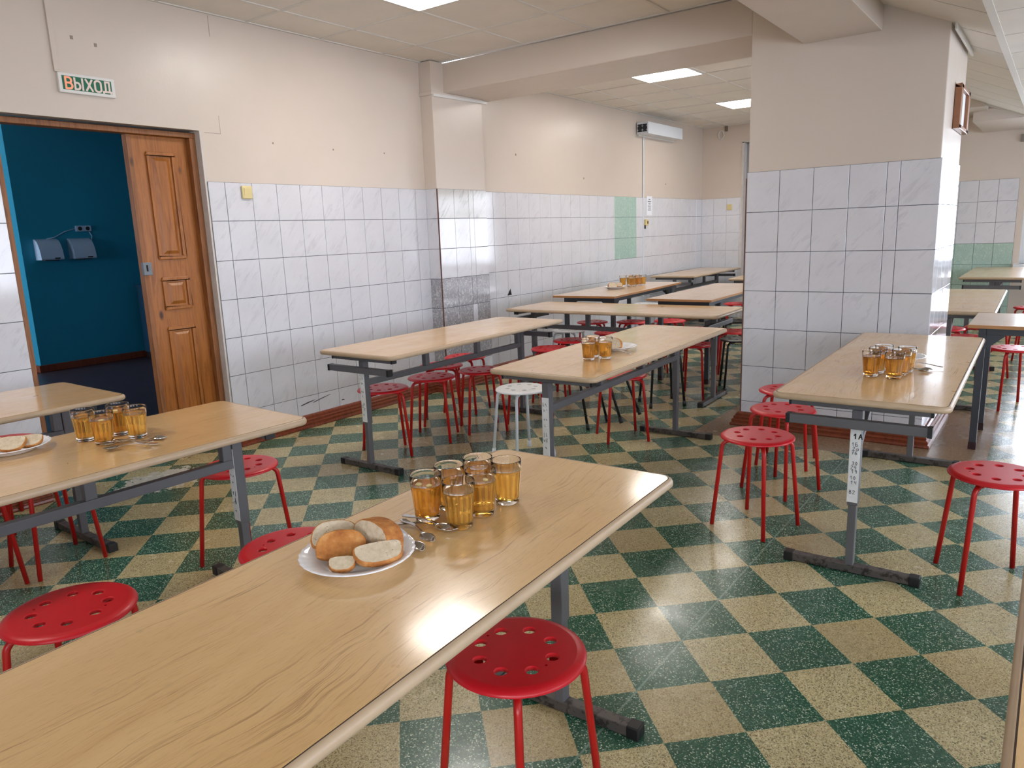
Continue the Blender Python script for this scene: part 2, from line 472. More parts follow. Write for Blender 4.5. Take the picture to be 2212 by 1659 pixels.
# plaster reveal on the right of the opening
b = MB(); b.box(W - .115, W + .002, DY1 - .012, DY1 + .001, 0, DZ);
S(b.build('trim_1', M['plaster'], bevel=.003))
# drill holes and hairline cracks in the paint
b = MB()
for (y, z) in ((3.501, 2.151), (4.062, 2.142), (4.616, 2.148)): b.box(W, W + .002, y - .006, y + .006, z - .006, z + .006)
for (y, z) in ((6.52, 2.25), (7.9, 2.06), (10.2, 2.06), (2.19, 2.64), (2.32, 2.62)): b.box(W, W + .002, y - .008, y + .008, z - .010, z + .010)
b.box(W, W + .001, 3.081, 3.083, 2.18, 2.30); b.box(W, W + .001, 2.96, 3.08, 2.180, 2.183); b.box(W, W + .001, 3.079, 3.082, 2.80, 2.93)
S(b.build('trim_2', plain('dull_marks', srgb(150, 136, 122), .9)))

# ---- tiles
def tiles(name, P0, U, N, ulines, zlines, pick=lambda i, j, u, z: 0, skip=lambda u0, u1, z0, z1: False, th=.008, gap=.0034, grout='grout', tilt=.0035):
    """individual glazed tiles (boxes) in front of a grout bed; P0 point at u=0,z=0 on the wall plane"""
    P0 = Vector(P0); U = Vector(U); N = Vector(N); Z = Vector((0, 0, 1))
    b = MB()
    rnd = random.Random(name)
    for i in range(len(ulines) - 1):
        for j in range(len(zlines) - 1):
            u0, u1 = sorted((ulines[i], ulines[i + 1])); z0, z1 = sorted((zlines[j], zlines[j + 1]))
            if skip(u0, u1, z0, z1): continue
            m = pick(i, j, (u0 + u1) / 2, (z0 + z1) / 2)
            g = gap / 2
            q = [(u0, z0), (u1, z0), (u1, z1), (u0, z1)]
            b.add([P0 + U * u + Z * z + N * (th * .45) for u, z in q], [(0, 1, 2, 3)], 4)
            tu = rnd.uniform(-tilt, tilt); tz = rnd.uniform(-tilt, tilt)
            uc, zc = (u0 + u1) / 2, (z0 + z1) / 2
            bv = .0016
            vs = []
            for k, (du, n) in enumerate(((g, th * .45), (g, th - bv), (g + bv, th))):
                for (u, z), (su, sz) in zip(q, ((1, 1), (-1, 1), (-1, -1), (1, -1))):
                    uu = u + su * du; zz = z + sz * du
                    nn = n + (tu * (uu - uc) + tz * (zz - zc) if k else 0)
                    vs.append(P0 + U * uu + Z * zz + N * nn)
            fs = [(8, 9, 10, 11)]
            for k in range(4):
                k2 = (k + 1) % 4
                fs += [(k, k2, 4 + k2, 4 + k), (4 + k, 4 + k2, 8 + k2, 8 + k)]
            b.add(vs, fs, m)
    return S(b.build(name, [M['tile'], M['tilegreen'], M['tilegrey'], M['tiletaupe'], M[grout]]))

ZL = [1.862, 1.600, 1.328, 1.057, .786, .515, .244, .0]
# left of the door / between door and pilaster
cols_l = [-3.5 + .0 + .211 * k for k in range(25)]
off = 1.597 - round((1.597 + 3.5) / .211) * .211
cols_l = [YB] + [y for y in (off + .211 * k for k in range(-5, 40)) if YB + .05 < y < 1.60] + [1.597, DY0]
tiles('trim_3', (W, 0, 0), (0, 1, 0), (1, 0, 0), cols_l, ZL)
cols_m = [DY1 + .004, 3.066] + [3.279 + .2098 * k for k in range(9)] + [5.10]
def pick_m(i, j, u, z): return 0
tiles('trim_4', (W, 0, 0), (0, 1, 0), (1, 0, 0), cols_m, ZL, pick_m)
# pilaster in the corner
LX = -4.56
b = MB(); b.box(W, LX, 5.10, 5.80, 0, ZC)
b.box(W, LX + .012, 5.085, 5.80, 2.655, 2.69)
S(b.build('pilaster', M['cream'], bevel=.004))
def pick_pf(i, j, u, z): return 2 if j in (3, 4, 5) else 0
tiles('trim_5', (W + .008, 5.10, 0), (1, 0, 0), (0, -1, 0), [0, .132], ZL, pick_pf)
def pick_ps(i, j, u, z):
    if j in (3, 4, 5): return 0 if (i == 2 and j == 4) else 2
    if j == 0: return 3
    return 0
tiles('trim_6', (LX, 0, 0), (0, 1, 0), (1, 0, 0), [5.096, 5.318, 5.53, 5.60, 5.80], ZL, pick_ps)
# dark corner bead of the pilaster
b = MB(); b.box(LX + .002, LX + .012, 5.088, 5.096, .05, 1.86)
S(b.build('trim_7', plain('rusty_bead', srgb(96, 62, 54), .6, 0, .3, 40)))
b = MB(); b.bar((LX + .01, 5.10, 2.655), (LX + .01, 5.86, 2.668), .022, .022)
S(b.build('trim_8', M['signwhite']))
# far part of the left wall
cols_f = [5.80, 5.872, 6.085] + [6.296 + .2135 * k for k in range(12)] + [9.07, 9.267, 9.445, 9.48, 9.678] + [9.887 + .206 * k for k in range(8)] + [YE]
cols_f = sorted(set(round(x, 3) for x in cols_f))
cols_f = [c for i, c in enumerate(cols_f) if i == 0 or c - cols_f[i - 1] > .025]
def pick_f(i, j, u, z): return 1 if (8.64 < u < 9.28 and j < 3) else 0
tiles('trim_9', (W, 0, 0), (0, 1, 0), (1, 0, 0), cols_f, ZL, pick_f, tilt=.002)
# chipped black hole in one tile
b = MB(); b.add([(W + .0095, 6.27, .80), (W + .0095, 6.35, .80), (W + .0095, 6.33, .87), (W + .0095, 6.31, .845)], [(0, 1, 2, 3)])
S(b.build('trim_10', M['darkgap']))
# dark scuffs on the bottom row
b = MB()
for (y0, z0, y1, z1, h) in ((3.52, .175, 3.66, .20, .008), (3.64, .18, 3.82, .215, .006), (3.36, .11, 3.42, .10, .004), (3.44, .10, 3.48, .085, .006), (3.93, .14, 3.96, .142, .008)):
    b.add([(W + .0092, y0, z0), (W + .0092, y1, z1), (W + .0092, y1, z1 + h * .5), (W + .0092, (y0 + y1) / 2, (z0 + z1) / 2 + h * 1.2), (W + .0092, y0, z0 + h)], [(0, 1, 2, 3, 4)])
S(b.build('trim_11', plain('black_scuff', srgb(54, 52, 54), .6)))

# ---- end wall with grey doorway (left) and window (right)
WX0, WX1, WZ0, WZ1 = -.43, 2.7, .83, 2.30
b = MB()
b.box(W - .12, -4.045, YE, YE + .2, 0, ZC); b.box(-4.045, -3.15, YE, YE + .2, 2.665, ZC); b.box(-3.15, WX0, YE, YE + .2, 0, ZC)
b.box(WX0, WX1, YE, YE + .2, 0, WZ0); b.box(WX0, WX1, YE, YE + .2, WZ1, ZC); b.box(WX1, XR + .2, YE, YE + .2, 0, ZC)
S(b.build('wall_end', M['cream']))
tiles('trim_12', (W + .008, YE, 0), (1, 0, 0), (0, -1, 0), [0, .196, .405, .612, .645], ZL, grout='grout_light', tilt=.002)
def pick_e(i, j, u, z): return 1 if j >= 3 else 0
tiles('trim_13', (0, YE, 0), (1, 0, 0), (0, -1, 0), [-3.1 + .2165 * k for k in range(13)] , [1.90, 1.628, 1.361, 1.095, .824, .555, .28, 0], pick_e, tilt=.002)
b = MB(); b.box(-4.045, -3.15, YE + .12, YE + .16, 0, 2.665)
S(b.build('door_2', M['greydoor']))
b = MB(); b.box(-4.06, -4.03, YE - .012, YE + .12, 0, 2.68); b.box(-4.06, -3.15, YE - .012, YE + .1, 2.665, 2.695)
S(b.build('trim_14', M['plaster']))

def window(name, axis, plane, a0, a1, z0, z1, nx, depth):
    """framed window: sashes and panes; axis 'x' = window in a wall of constant Y"""
    def bx(b, u0, u1, d0, d1, zz0, zz1):
        if axis == 'x': b.box(u0, u1, plane + d0, plane + d1, zz0, zz1)
        else: b.box(plane + d0, plane + d1, u0, u1, zz0, zz1)
    b = MB(); t = .06; d0, d1 = depth
    bx(b, a0, a1, d0, d1, z0, z0 + t); bx(b, a0, a1, d0, d1, z1 - t, z1)
    step = (a1 - a0) / nx
    for k in range(nx + 1):
        c = a0 + step * k; c = min(max(c, a0 + t / 2), a1 - t / 2)
        bx(b, c - t / 2, c + t / 2, d0, d1, z0 + t, z1 - t)
    bx(b, a0 + t, a1 - t, d0 + .01, d1 - .01, z1 - .48, z1 - .43)
    o = S(b.build(name, M['windowframe']))
    b = MB(); dm = (d0 + d1) / 2
    bx(b, a0 + .02, a1 - .02, dm - .002, dm + .002, z0 + .02, z1 - .02)
    g = b.build('pane', M['pane'], o)
    b = MB()
    if d0 > 0: bx(b, a0 - .05, a1 + .05, -.12, d0, z0 - .035, z0)
    else: bx(b, a0 - .05, a1 + .05, d1, .12, z0 - .035, z0)
    s = b.build('sill', M['windowframe'], o)
    return o
window('window_1', 'x', YE, WX0, WX1, WZ0, WZ1, 3, (.08, .14))
# ---- right wall with windows
wins = [(-2.6, -.5), (.6, 2.9), (4.0, 6.3), (7.6, 10.2)]
b = MB(); y = YB
for (a, c) in wins:
    b.box(XR, XR + .2, y, a, 0, ZC); b.box(XR, XR + .2, a, c, 0, .85); b.box(XR, XR + .2, a, c, 2.35, ZC); y = c
b.box(XR, XR + .2, y, YE + .2, 0, ZC)
S(b.build('wall_right', M['cream']))
for k, (a, c) in enumerate(wins):
    window('window_%d' % (k + 2), 'y', XR, a, c, .85, 2.35, 3, (.08, .14))
b = MB(); b.box(W - .12, -.1, YB - .2, YB, 0, ZC); b.box(2.9, XR + .2, YB - .2, YB, 0, ZC); b.box(-.1, 2.9, YB - .2, YB, 0, .85); b.box(-.1, 2.9, YB - .2, YB, 2.35, ZC)
S(b.build('wall_back', M['cream']))
window('window_7', 'x', YB, -.1, 2.9, .85, 2.35, 3, (-.14, -.08))

# ---- pillar
b = MB(); b.box(PX0, PX1, YP0, YP1, 0, ZC)
S(b.build('pillar', M['cream'], bevel=.006))
ZP = [1.800, 1.528, 1.255, .984, .714, .442, .178, 0]
tiles('trim_15', (0, YP0, 0), (1, 0, 0), (0, -1, 0), [PX0 - .006, -1.582, -1.362, -1.141, -.921, -.847, PX1 + .008], ZP)
def pick_w(i, j, u, z): return 0
tiles('trim_16', (PX1, 0, 0), (0, 1, 0), (1, 0, 0), [YP0 - .008, 5.42, 5.61, 5.78, 5.99, YP1], ZP, tilt=.008)
tiles('trim_17', (PX0, 0, 0), (0, 1, 0), (-1, 0, 0), [YP0, 5.45, 5.65, 5.86, 6.05, YP1], ZP)
b = MB(); b.box(PX0 - .012, PX0 - .004, YP0 - .010, YP0 + .006, .1, 1.76)
S(b.build('trim_18', plain('brown_tile_edge', srgb(104, 70, 58), .7, 0, .3, 40)))

# ---- beams
b = MB(); b.box(W, PX0, 5.26, 5.92, 2.69, ZC)
S(b.build('ceiling_beam', M['cream'], bevel=.008))
b = MB(); b.box(-1.46, -1.0, YB, YP0, 2.576, ZC); b.box(-1.46, -1.0, YP1, YE, 2.70, ZC)
S(b.build('ceiling_beam', M['cream'], bevel=.004))
b = MB(); b.box(-.94, XR, 10.15, YE, 2.49, 2.615)
b.box(-1.0, -.80, 9.75, 10.15, 2.60, 2.94)
b.box(-1.0, XR, 10.9, 11.1, 2.6, ZC)
S(b.build('ceiling_beam', M['cream'], bevel=.004))

# ---- suspended ceiling: boards + grid
xs = [W, -4.305, -3.655, -3.03, -2.40, -1.77, -1.46]
ys_near = [YB, -3.13, -2.48, -1.83, -1.18, -.53, .12, .77, 1.42, 2.07, 2.72, 3.365, 4.005, 4.66, 5.25]
ys_far = [5.93, 6.27, 6.88, 7.49, 8.095, 8.695, 9.31, 9.955, 10.57, 11.17, YE]
lamps = []
def ceiling(xs, ys, lampcells, b, g):
    for i in range(len(xs) - 1):
        for j in range(len(ys) - 1):
            if (i, j) in lampcells: lamps.append((xs[i], xs[i + 1], ys[j], ys[j + 1])); continue
            b.box(xs[i], xs[i + 1], ys[j], ys[j + 1], ZC + .004 + random.random() * .003, ZC + .02)
    t = .011
    for x in xs[1:-1]: g.box(x - t, x + t, ys[0], ys[-1], ZC - .001, ZC + .006)
    for y in ys[1:-1]: g.box(xs[0], xs[-1], y - t, y + t, ZC - .0012, ZC + .006)
    g.box(xs[0], xs[0] + .02, ys[0], ys[-1], ZC - .002, ZC + .006)
    g.box(xs[0], xs[-1], ys[-1] - .02, ys[-1], ZC - .002, ZC + .006)
b = MB(); g = MB()
ceiling(xs, ys_near, {(2, 11), (2, 5)}, b, g)  # second cell: unseen lamp added to light the room from behind the camera
lamps_near = list(lamps)
ceiling(xs, ys_far, {(2, 2), (2, 6)}, b, g)
# cover over the grey door corner and everything above
S(b.build('ceiling', M['ceil']))
S(g.build('trim_19', M['tbar']))
b = MB(); b.box(W - .1, XR + .2, YB - .1, YE + .2, ZC + .16, ZC + .2)
S(b.build('ceiling_slab', M['plaster']))
# sloped boards and low flat ceiling on the right
b = MB(); g = MB()
SX0, SZ0, SX1, SZ1 = -1.0, 2.722, -.41, 2.459
ysl = [YB] + [4.735 - .63 * k for k in range(12, 0, -1)] + [4.735, 5.36, 5.965, 6.62, 7.23, 7.87, 8.5, 9.14, 9.78]
for j in range(len(ysl) - 1):
    y0, y1 = ysl[j] + .008, ysl[j + 1] - .008
    b.add([(SX0, y0, SZ0), (SX1, y0, SZ1), (SX1, y1, SZ1), (SX0, y1, SZ0), (SX0, y0, SZ0 + .02), (SX1, y0, SZ1 + .02), (SX1, y1, SZ1 + .02), (SX0, y1, SZ0 + .02)],
          [(0, 3, 2, 1), (4, 5, 6, 7), (0, 1, 5, 4), (1, 2, 6, 5), (2, 3, 7, 6), (3, 0, 4, 7)])
    xx = SX1 + .03
    while xx < XR:
        x2 = min(xx + 1.2, XR); b.box(xx + .003, x2 - .003, y0, y1, SZ1, SZ1 + .02); xx = x2
g.box(SX1 - .004, SX1 + .034, YB, 9.78, SZ1 - .002, SZ1 + .004)
g.add([(SX0, 9.78, SZ0 - .02), (SX1, 9.78, SZ1 - .02), (SX1, 9.80, SZ1 - .02), (SX0, 9.80, SZ0 - .02), (SX0, 9.78, SZ0 + .02), (SX1, 9.78, SZ1 + .02), (SX1, 9.80, SZ1 + .02), (SX0, 9.80, SZ0 + .02)],
      [(0, 3, 2, 1), (4, 5, 6, 7), (0, 1, 5, 4), (1, 2, 6, 5), (2, 3, 7, 6), (3, 0, 4, 7)])
g.box(SX1, XR, 9.78, 9.80, SZ1 - .02, SZ1 + .02)
S(b.build('ceiling_low', M['ceil']))
b = MB()
for y in ysl[1:-1]:
    b.add([(SX0, y - .013, SZ0 + .006), (SX1, y - .013, SZ1 + .006), (SX1, y + .013, SZ1 + .006), (SX0, y + .013, SZ0 + .006)], [(0, 1, 2, 3)])
    b.add([(SX1 + .03, y - .013, SZ1 + .006), (XR, y - .013, SZ1 + .006), (XR, y + .013, SZ1 + .006), (SX1 + .03, y + .013, SZ1 + .006)], [(0, 1, 2, 3)])
S(b.build('trim_24', plain('board_joint', srgb(104, 94, 86), .9)))
S(g.build('trim_20', M['tbar']))
# bracket strip where the slope meets the pillar
b = MB(); b.bar((-.605, YP0 - .03, 2.535), (-.605, YP1, 2.535), .012, .05)
S(b.build('trim_21', M['tbar']))

# ---- skirting: stacked mouldings
def skirting(name, pts, closed=False, side=1):
    """profile swept along pts (on the wall line), stepped moulding sticking out to 'side'"""
    prof = [(0, 0), (.055, 0), (.058, .008), (.055, .020), (.046, .023), (.046, .030), (.048, .038), (.044, .046), (.035, .049), (.035, .055), (.037, .062), (.033, .069), (.024, .072), (.024, .078), (.020, .088), (.010, .096), (0, .098)]
    n = len(pts); b = MB(); vs = []
    for i, p in enumerate(pts):
        p = Vector((p[0], p[1]))
        ds = []
        if i > 0: ds.append((p - Vector(pts[i - 1])).normalized())
        if i < n - 1: ds.append((Vector(pts[i + 1]) - p).normalized())
        ns = [Vector((d.y, -d.x)) * side for d in ds]
        if len(ns) == 2:
            m = (ns[0] + ns[1]).normalized(); m = m / max(.3, m.dot(ns[0]))
        else: m = ns[0]
        for (o, z) in prof: vs.append((p.x + m.x * o, p.y + m.y * o, z))
    k = len(prof); fs = []
    for i in range(n - 1):
        for j in range(k - 1): fs.append((i * k + j, (i + 1) * k + j, (i + 1) * k + j + 1, i * k + j + 1))
    fs.append(tuple(range(k))); fs.append(tuple((n - 1) * k + j for j in reversed(range(k))))
    b.add(vs, fs)
    return S(b.build(name, M['skirt']))
e = .009
skirting('baseboard_left', [(W + e, YB), (W + e, DY0 - .02)])
skirting('baseboard_middle', [(W + e, DY1 + .01), (W + e, 5.10 - e), (LX + e, 5.10 - e), (LX + e, 5.80), (W + e, 5.80 + e), (W + e, YE)])
skirting('baseboard_pillar', [(PX0 - e, YP1), (PX0 - e, YP0 - e), (PX1 + e, YP0 - e), (PX1 + e, YP1)], side=1)

# ---- door in the left wall
FX = W - .055
t = MB(); t.box(FX - .08, FX, DY0, DY1, 2.145, 2.178)
t.box(FX - .08, FX, DY1 - .055, DY1 - .012, 0, 2.145)
t.box(FX - .08, W - .004, DY0, DY0 + .03, 0, 2.15)
S(t.build('trim_22', M['pineframe'], bevel=.004))
b = MB(); b.box(W - .10, W - .06, DY0, DY1, 2.176, DZ - .01)
S(b.build('trim_23', M['darkgap']))
LY0, LY1, LXF = 2.475, 2.90, W - .105          # the closed leaf, front face
b = MB(); b.box(LXF - .045, LXF, LY0, LY1, .01, 2.145)
d1 = S(b.build('door_1', M['pine'], bevel=.003))
def raised(y0, y1, z0, z1):
    b = MB(); o = .022
    # frame moulding
    for (a0, a1, c0, c1) in ((y0, y1, z0, z0 + o), (y0, y1, z1 - o, z1), (y0, y0 + o, z0 + o, z1 - o), (y1 - o, y1, z0 + o, z1 - o)):
        b.box(LXF - .001, LXF + .014, a0, a1, c0, c1)
    o = b.build('door_panel', M['pine'], d1, bevel=.005)
    b = MB(); i0, i1, k0, k1 = y0 + .036, y1 - .036, z0 + .036, z1 - .036; s = .022
    vs = [(LXF - .001, i0, k0), (LXF - .001, i1, k0), (LXF - .001, i1, k1), (LXF - .001, i0, k1), (LXF + .012, i0 + s, k0 + s), (LXF + .012, i1 - s, k0 + s), (LXF + .012, i1 - s, k1 - s), (LXF + .012, i0 + s, k1 - s)]
    b.add(vs, [(4, 5, 6, 7), (0, 1, 5, 4), (1, 2, 6, 5), (2, 3, 7, 6), (3, 0, 4, 7)])
    b.build('field', M['pine'], o)
raised(2.592, 2.782, 1.356, 2.047); raised(2.592, 2.782, 1.022, 1.242); raised(2.592, 2.782, .20, .911)
b = MB(); b.box(LXF, LXF + .028, 2.468, 2.525, 1.262, 1.345)
lk = b.build('lock_plate', M['lock'], d1, bevel=.004); lk['label'] = 'grey metal box lock'
b = MB(); b.box(LXF + .028, LXF + .031, 2.488, 2.497, 1.288, 1.328)
b.build('keyhole', M['darkgap'], lk)
b = MB(); b.box(LXF - .002, LXF + .012, LY0 - .001, LY0 + .03, .01, 2.145)
b.build('edge_strip', M['pineframe'], d1, bevel=.003)

# ---- blue washroom beyond the door
BX, BY = -9.79, 3.65
b = MB(); b.box(-13.2, W - .12, -1.6, 8.2, -.06, -.001)
S(b.build('floor_washroom', M['bluefloor']))
b = MB(); b.box(-13.2, BX, BY, 8.2, 0, 2.95)
S(b.build('wall_washroom', M['blue']))
b = MB(); b.box(BX, W - .12, 8.0, 8.2, 0, 2.95); b.box(-13.4, -13.2, -1.6, 8.2, 0, 2.95)
b.box(-10.0, -8.7, -1.8, -1.6, 0, 2.95); b.box(-8.7, -6.5, -1.8, -1.6, 0, 1.2); b.box(-8.7, -6.5, -1.8, -1.6, 2.2, 2.95); b.box(-6.5, W - .12, -1.8, -1.6, 0, 2.95); b.box(-13.2, -10.0, -1.8, -1.6, 0, .6); b.box(-13.2, -10.0, -1.8, -1.6, 2.6, 2.95)
S(b.build('wall_washroom', M['blue']))
b = MB(); b.box(W - .121, W - .1205, -1.6, DY0, 0, 2.95); b.box(W - .121, W - .1205, DY1, 8.2, 0, 2.95)
b.box(W - .121, W - .1205, DY0, DY1, DZ, 2.95)
S(b.build('wall_washroom', M['blue']))
b = MB(); b.box(-13.4, W - .12, -1.8, 8.2, 2.95, 3.0)
S(b.build('ceiling_washroom', M['ceil']))
window('window_6', 'x', -1.7, -13.2, -10.0, .6, 2.6, 3, (-.05, .02))
window('window_8', 'x', -1.7, -8.7, -6.5, 1.2, 2.2, 2, (-.05, .02))  # unseen opening added to brighten the blue back wall
b = MB(); b.box(BX, BX + .03, BY - .03, 8.0, 0, .085); b.box(-13.2, BX, BY - .03, BY, 0, .085)
S(b.build('baseboard_washroom', M['skirt'], bevel=.006))
# hand dryers: curved shells
def dryer(y0, label):
    t = thing('hand_dryer', label, 'hand dryer', (BX, y0, 1.33), 0, 'hand dryers on the blue wall')
    w, h = .25, .245; b = MB(); n = 12; vs = []
    for k in range(n + 1):                      # side outline: shallow at the top, bulging to the bottom
        f = k / n; z = h * f; x = .012 + .15 * math.sqrt(max(0, 1 - f * f)) if f < 1 else .012
        vs.append((x, z))
    P = [(0, 0)] + vs + [(0, h)]
    L = [(x, -w / 2 * 1.0, z) for x, z in P] + [(x, w / 2, z) for x, z in P]
    m = len(P)
    b.add(L, [tuple(range(m)), tuple(m + i for i in reversed(range(m)))])
    b.add(L, [(i, m + i, m + (i + 1) % m, (i + 1) % m) for i in range(m)], 0, True)
    b.build('shell', M['dryer'], t)
    b = MB(); b.box(.05, .13, -.08, .08, -.012, .001); b.build('air_outlet', M['darkgrille'], t)
    b = MB(); b.add([(.1635, .02, .008), (.1635, .08, .008), (.1625, .08, .024), (.1625, .02, .024)], [(0, 1, 2, 3)])
    b.build('badge', M['darkgrille'], t)
dryer(3.91, 'pale hand dryer on blue wall, nearer the lit corner')
dryer(4.285, 'pale hand dryer on blue wall, under the socket strip')
t = thing('socket_strip', 'pale two-gang socket strip on the blue wall above the dryers', 'socket', (BX, 4.36, 1.69))
b = MB(); b.box(0, .04, -.09, .09, -.035, .035); b.build('housing', M['dryer'], t, bevel=.006)
for yy in (-.045, .045):
    b = MB(); b.tube([(.038, yy, 0), (.042, yy, 0)], .024, 16); b.build('outlet', M['darkgrille'], t)
b = MB(); b.tube([(BX + .01, 4.43, 1.65), (BX + .012, 4.455, 1.60), (BX + .01, 4.44, 1.52)], .006, 8)
tag(b.build('power_cable', M['dryer']), 'short pale cable below the right end of the socket strip', 'cable')
b = MB(); b.tube([(BX + .01, 4.27, 1.69), (BX + .012, 4.15, 1.66), (BX + .01, 4.02, 1.59), (BX + .01, 3.93, 1.575)], .005, 8)
tag(b.build('power_cable', M['dryer']), 'long pale cable curving from the socket strip to the left dryer', 'cable')
t = thing('cabinet', 'dark blue-grey cabinet behind the wooden door leaf', 'cabinet', (-9.45, 5.10, 0))
b = MB(); b.box(-.25, .25, -.22, .45, .08, .93); b.build('body', M['cabinet'], t, bevel=.004)
b = MB(); b.box(-.24, .24, -.20, .43, 0, .08); b.build('plinth', M['darkgrille'], t)
b = MB(); b.box(-.27, .27, -.24, .47, .93, .96); b.build('top', M['cabinet'], t, bevel=.003)
b = MB(); b.box(.25, .265, -.2, .1, .12, .74); b.box(.25, .265, -.2, .1, .76, .91)
b.build('door', M['cabinet'], t, bevel=.002)

# ---- exit sign
def strokes(polys, w, z=0.0, th=.0015):
    b = MB(); lift = 0
    for pl in polys:
        for (p, q) in zip(pl[:-1], pl[1:]):
            lift += 4e-5
            p = Vector((p[0], p[1])); q = Vector((q[0], q[1])); d = (q - p)
            if d.length < 1e-6: continue
            d.normalize(); n = Vector((-d.y, d.x)) * w / 2; p2 = p - d * w * .35; q2 = q + d * w * .35
            pts = [p2 + n, p2 - n, q2 - n, q2 + n]
            vs = [(z, a.x, a.y) for a in pts] + [(z + th + lift, a.x, a.y) for a in pts]
            b.add(vs, [(3, 2, 1, 0), (4, 5, 6, 7), (0, 1, 5, 4), (1, 2, 6, 5), (2, 3, 7, 6), (3, 0, 4, 7)])
    return b
def arc(cx, cy, rx, ry, a0, a1, n=10):
    return [(cx + rx * math.cos(math.radians(a0 + (a1 - a0) * k / n)), cy + ry * math.sin(math.radians(a0 + (a1 - a0) * k / n))) for k in range(n + 1)]
sg = thing('exit_sign', 'green ВЫХОД exit sign in white frame above the blue doorway', 'sign', (W, 2.232, 2.382))
b = MB(); b.box(0, .024, -.158, .158, -.0545, .0545); b.build('housing', M['signwhite'], sg, bevel=.004)
b = MB(); b.box(.0235, .0255, -.139, .137, -.037, .038); b.build('face', M['signgreen'], sg)
h = .030
B_ = [[(0, -h), (0, h), (.018, h)] + arc(.018, h * .52, .013, h * .48, 90, -90) + [(0, .001)], [(.018, .001)] + arc(.018, -h * .48, .016, h * .50, 90, -90) + [(0, -h)]]
Y_ = [[(0, h), (0, -h), (.014, -h)] + arc(.014, -h * .40, .013, h * .58, -90, 90) + [(0, h * .18)], [(.042, h), (.042, -h)]]
X_ = [[(0, h), (.034, -h)], [(.034, h), (0, -h)]]
O_ = [[(0, h - .014), (0, -h + .014)] + arc(.017, -h + .014, .017, .014, 180, 360) + [(.034, h - .014)] + arc(.017, h - .014, .017, .014, 0, 180)]
D_ = [[(.004, -h + .004), (.010, -h + .010), (.010, h), (.032, h), (.032, -h + .006)], [(-.003, -h - .003), (-.003, -h + .005), (.040, -h + .005), (.040, -h - .003)]]
def shift(pl, dx): return [[(x + dx, y) for x, y in p] for p in pl]
o = strokes(shift(B_, -.122), .0105, .0256).build('letter_ve', M['letterlit'], sg); o['label'] = 'glowing orange letter В'
strokes(shift(Y_, -.072), .0105, .0256).build('letter_yery', M['letter'], sg)
strokes(shift(X_, -.010), .0105, .0256).build('letter_kha', M['letter'], sg)
strokes(shift(O_, .040), .0105, .0256).build('letter_o', M['letter'], sg)
strokes(shift(D_, .090), .0105, .0256).build('letter_de', M['letter'], sg)
b = MB(); b.box(W, W + .016, 2.064, 2.090, 2.438, ZC - .002)
tag(b.build('cable_trunking', M['cream'], bevel=.002), 'cream cable trunking running down the wall to the exit sign', 'cable trunking')

# ---- switches and sockets
def switch(name, label, loc, rz, cat='light switch'):
    t = thing(name, label, cat, loc, rz)
    b = MB(); b.box(0, .018, -.041, .041, -.045, .045); b.build('plate', M['ivory'], t, bevel=.008, seg=3)
    b = MB(); b.add([(.018, -.028, -.030), (.018, .028, -.030), (.026, .028, .028), (.026, -.028, .028), (.012, -.028, -.03), (.012, .028, -.03), (.012, .028, .028), (.012, -.028, .028)],
                    [(0, 1, 2, 3), (4, 0, 3, 7), (5, 6, 2, 1), (3, 2, 6, 7), (0, 4, 5, 1)])
    b.build('rocker', M['ivory'], t, bevel=.002)
switch('light_switch', 'ivory light switch on white tiles right of the wooden door', (W + .009, 3.228, 1.796), 0)
switch('light_switch', 'ivory light switch on the tiled end wall beside grey doorway', (-4.235, YE - .009, 1.722), -PI / 2)
b = MB(); b.box(W + .006, W + .018, 9.452, 9.475, .5, 2.66)
tag(b.build('cable_trunking', M['whiteplastic'], bevel=.002), 'white vertical cable strip below the white wall box', 'cable trunking')
t = thing('wall_socket', 'ivory wall socket with dangling plug beside white cable strip', 'socket', (W + .009, 9.52, 1.525))
b = MB(); b.box(0, .04, -.037, .037, -.04, .04); b.build('housing', M['ivory'], t, bevel=.006)
b = MB(); b.tube([(.039, .004, 0), (.044, .004, 0)], .022, 16); b.build('outlet', plain('brown_socket', srgb(120, 100, 60), .5), t)
b = MB(); b.tube([(.012, -.02, -.04), (.012, -.018, -.085)], .009, 8); b.build('plug', M['blackcap'], t)
# paper notice
t = thing('notice', 'white paper notice with printed lines on the far tiles', 'notice', (W + .0095, 9.655, 1.752))
b = MB(); b.box(0, .0015, -.085, .085, -.13, .13); b.build('sheet', M['paper'], t)
b = MB()
for z, w in ((.085, .05), (.055, .11), (.025, .075), (-.005, .10), (-.032, .085), (-.058, .10)):
    x = -w / 2
    while x < w / 2:
        l = random.uniform(.010, .026); b.box(.0016, .0019, x, min(x + l, w / 2), z - .006, z + .006); x += l + .006
b.build('printed_lines', M['ink'], t)
# UV air box
t = thing('air_recirculator', 'long white air recirculator box high on the far wall', 'air purifier', (W, 9.27, 2.745))
b = MB(); b.box(.012, .18, 0, 1.10, -.075, .075); b.build('housing', M['whiteplastic'], t, bevel=.004)
b = MB(); b.box(0, .012, .05, 1.18, -.09, .06); b.build('mounting_plate', M['tbar'], t)
for x in (.055, .125):
    b = MB(); n = 24
    b.tube([(x + .004, -.001, 0), (x + .004, -.006, 0)], .034, 20)
    for zz in (-.03, .03): b.box(x - .028, x + .036, -.005, -.001, min(zz, zz * 1.6), max(zz, zz * 1.6))
    b.build('fan_grille', M['darkgrille'], t)
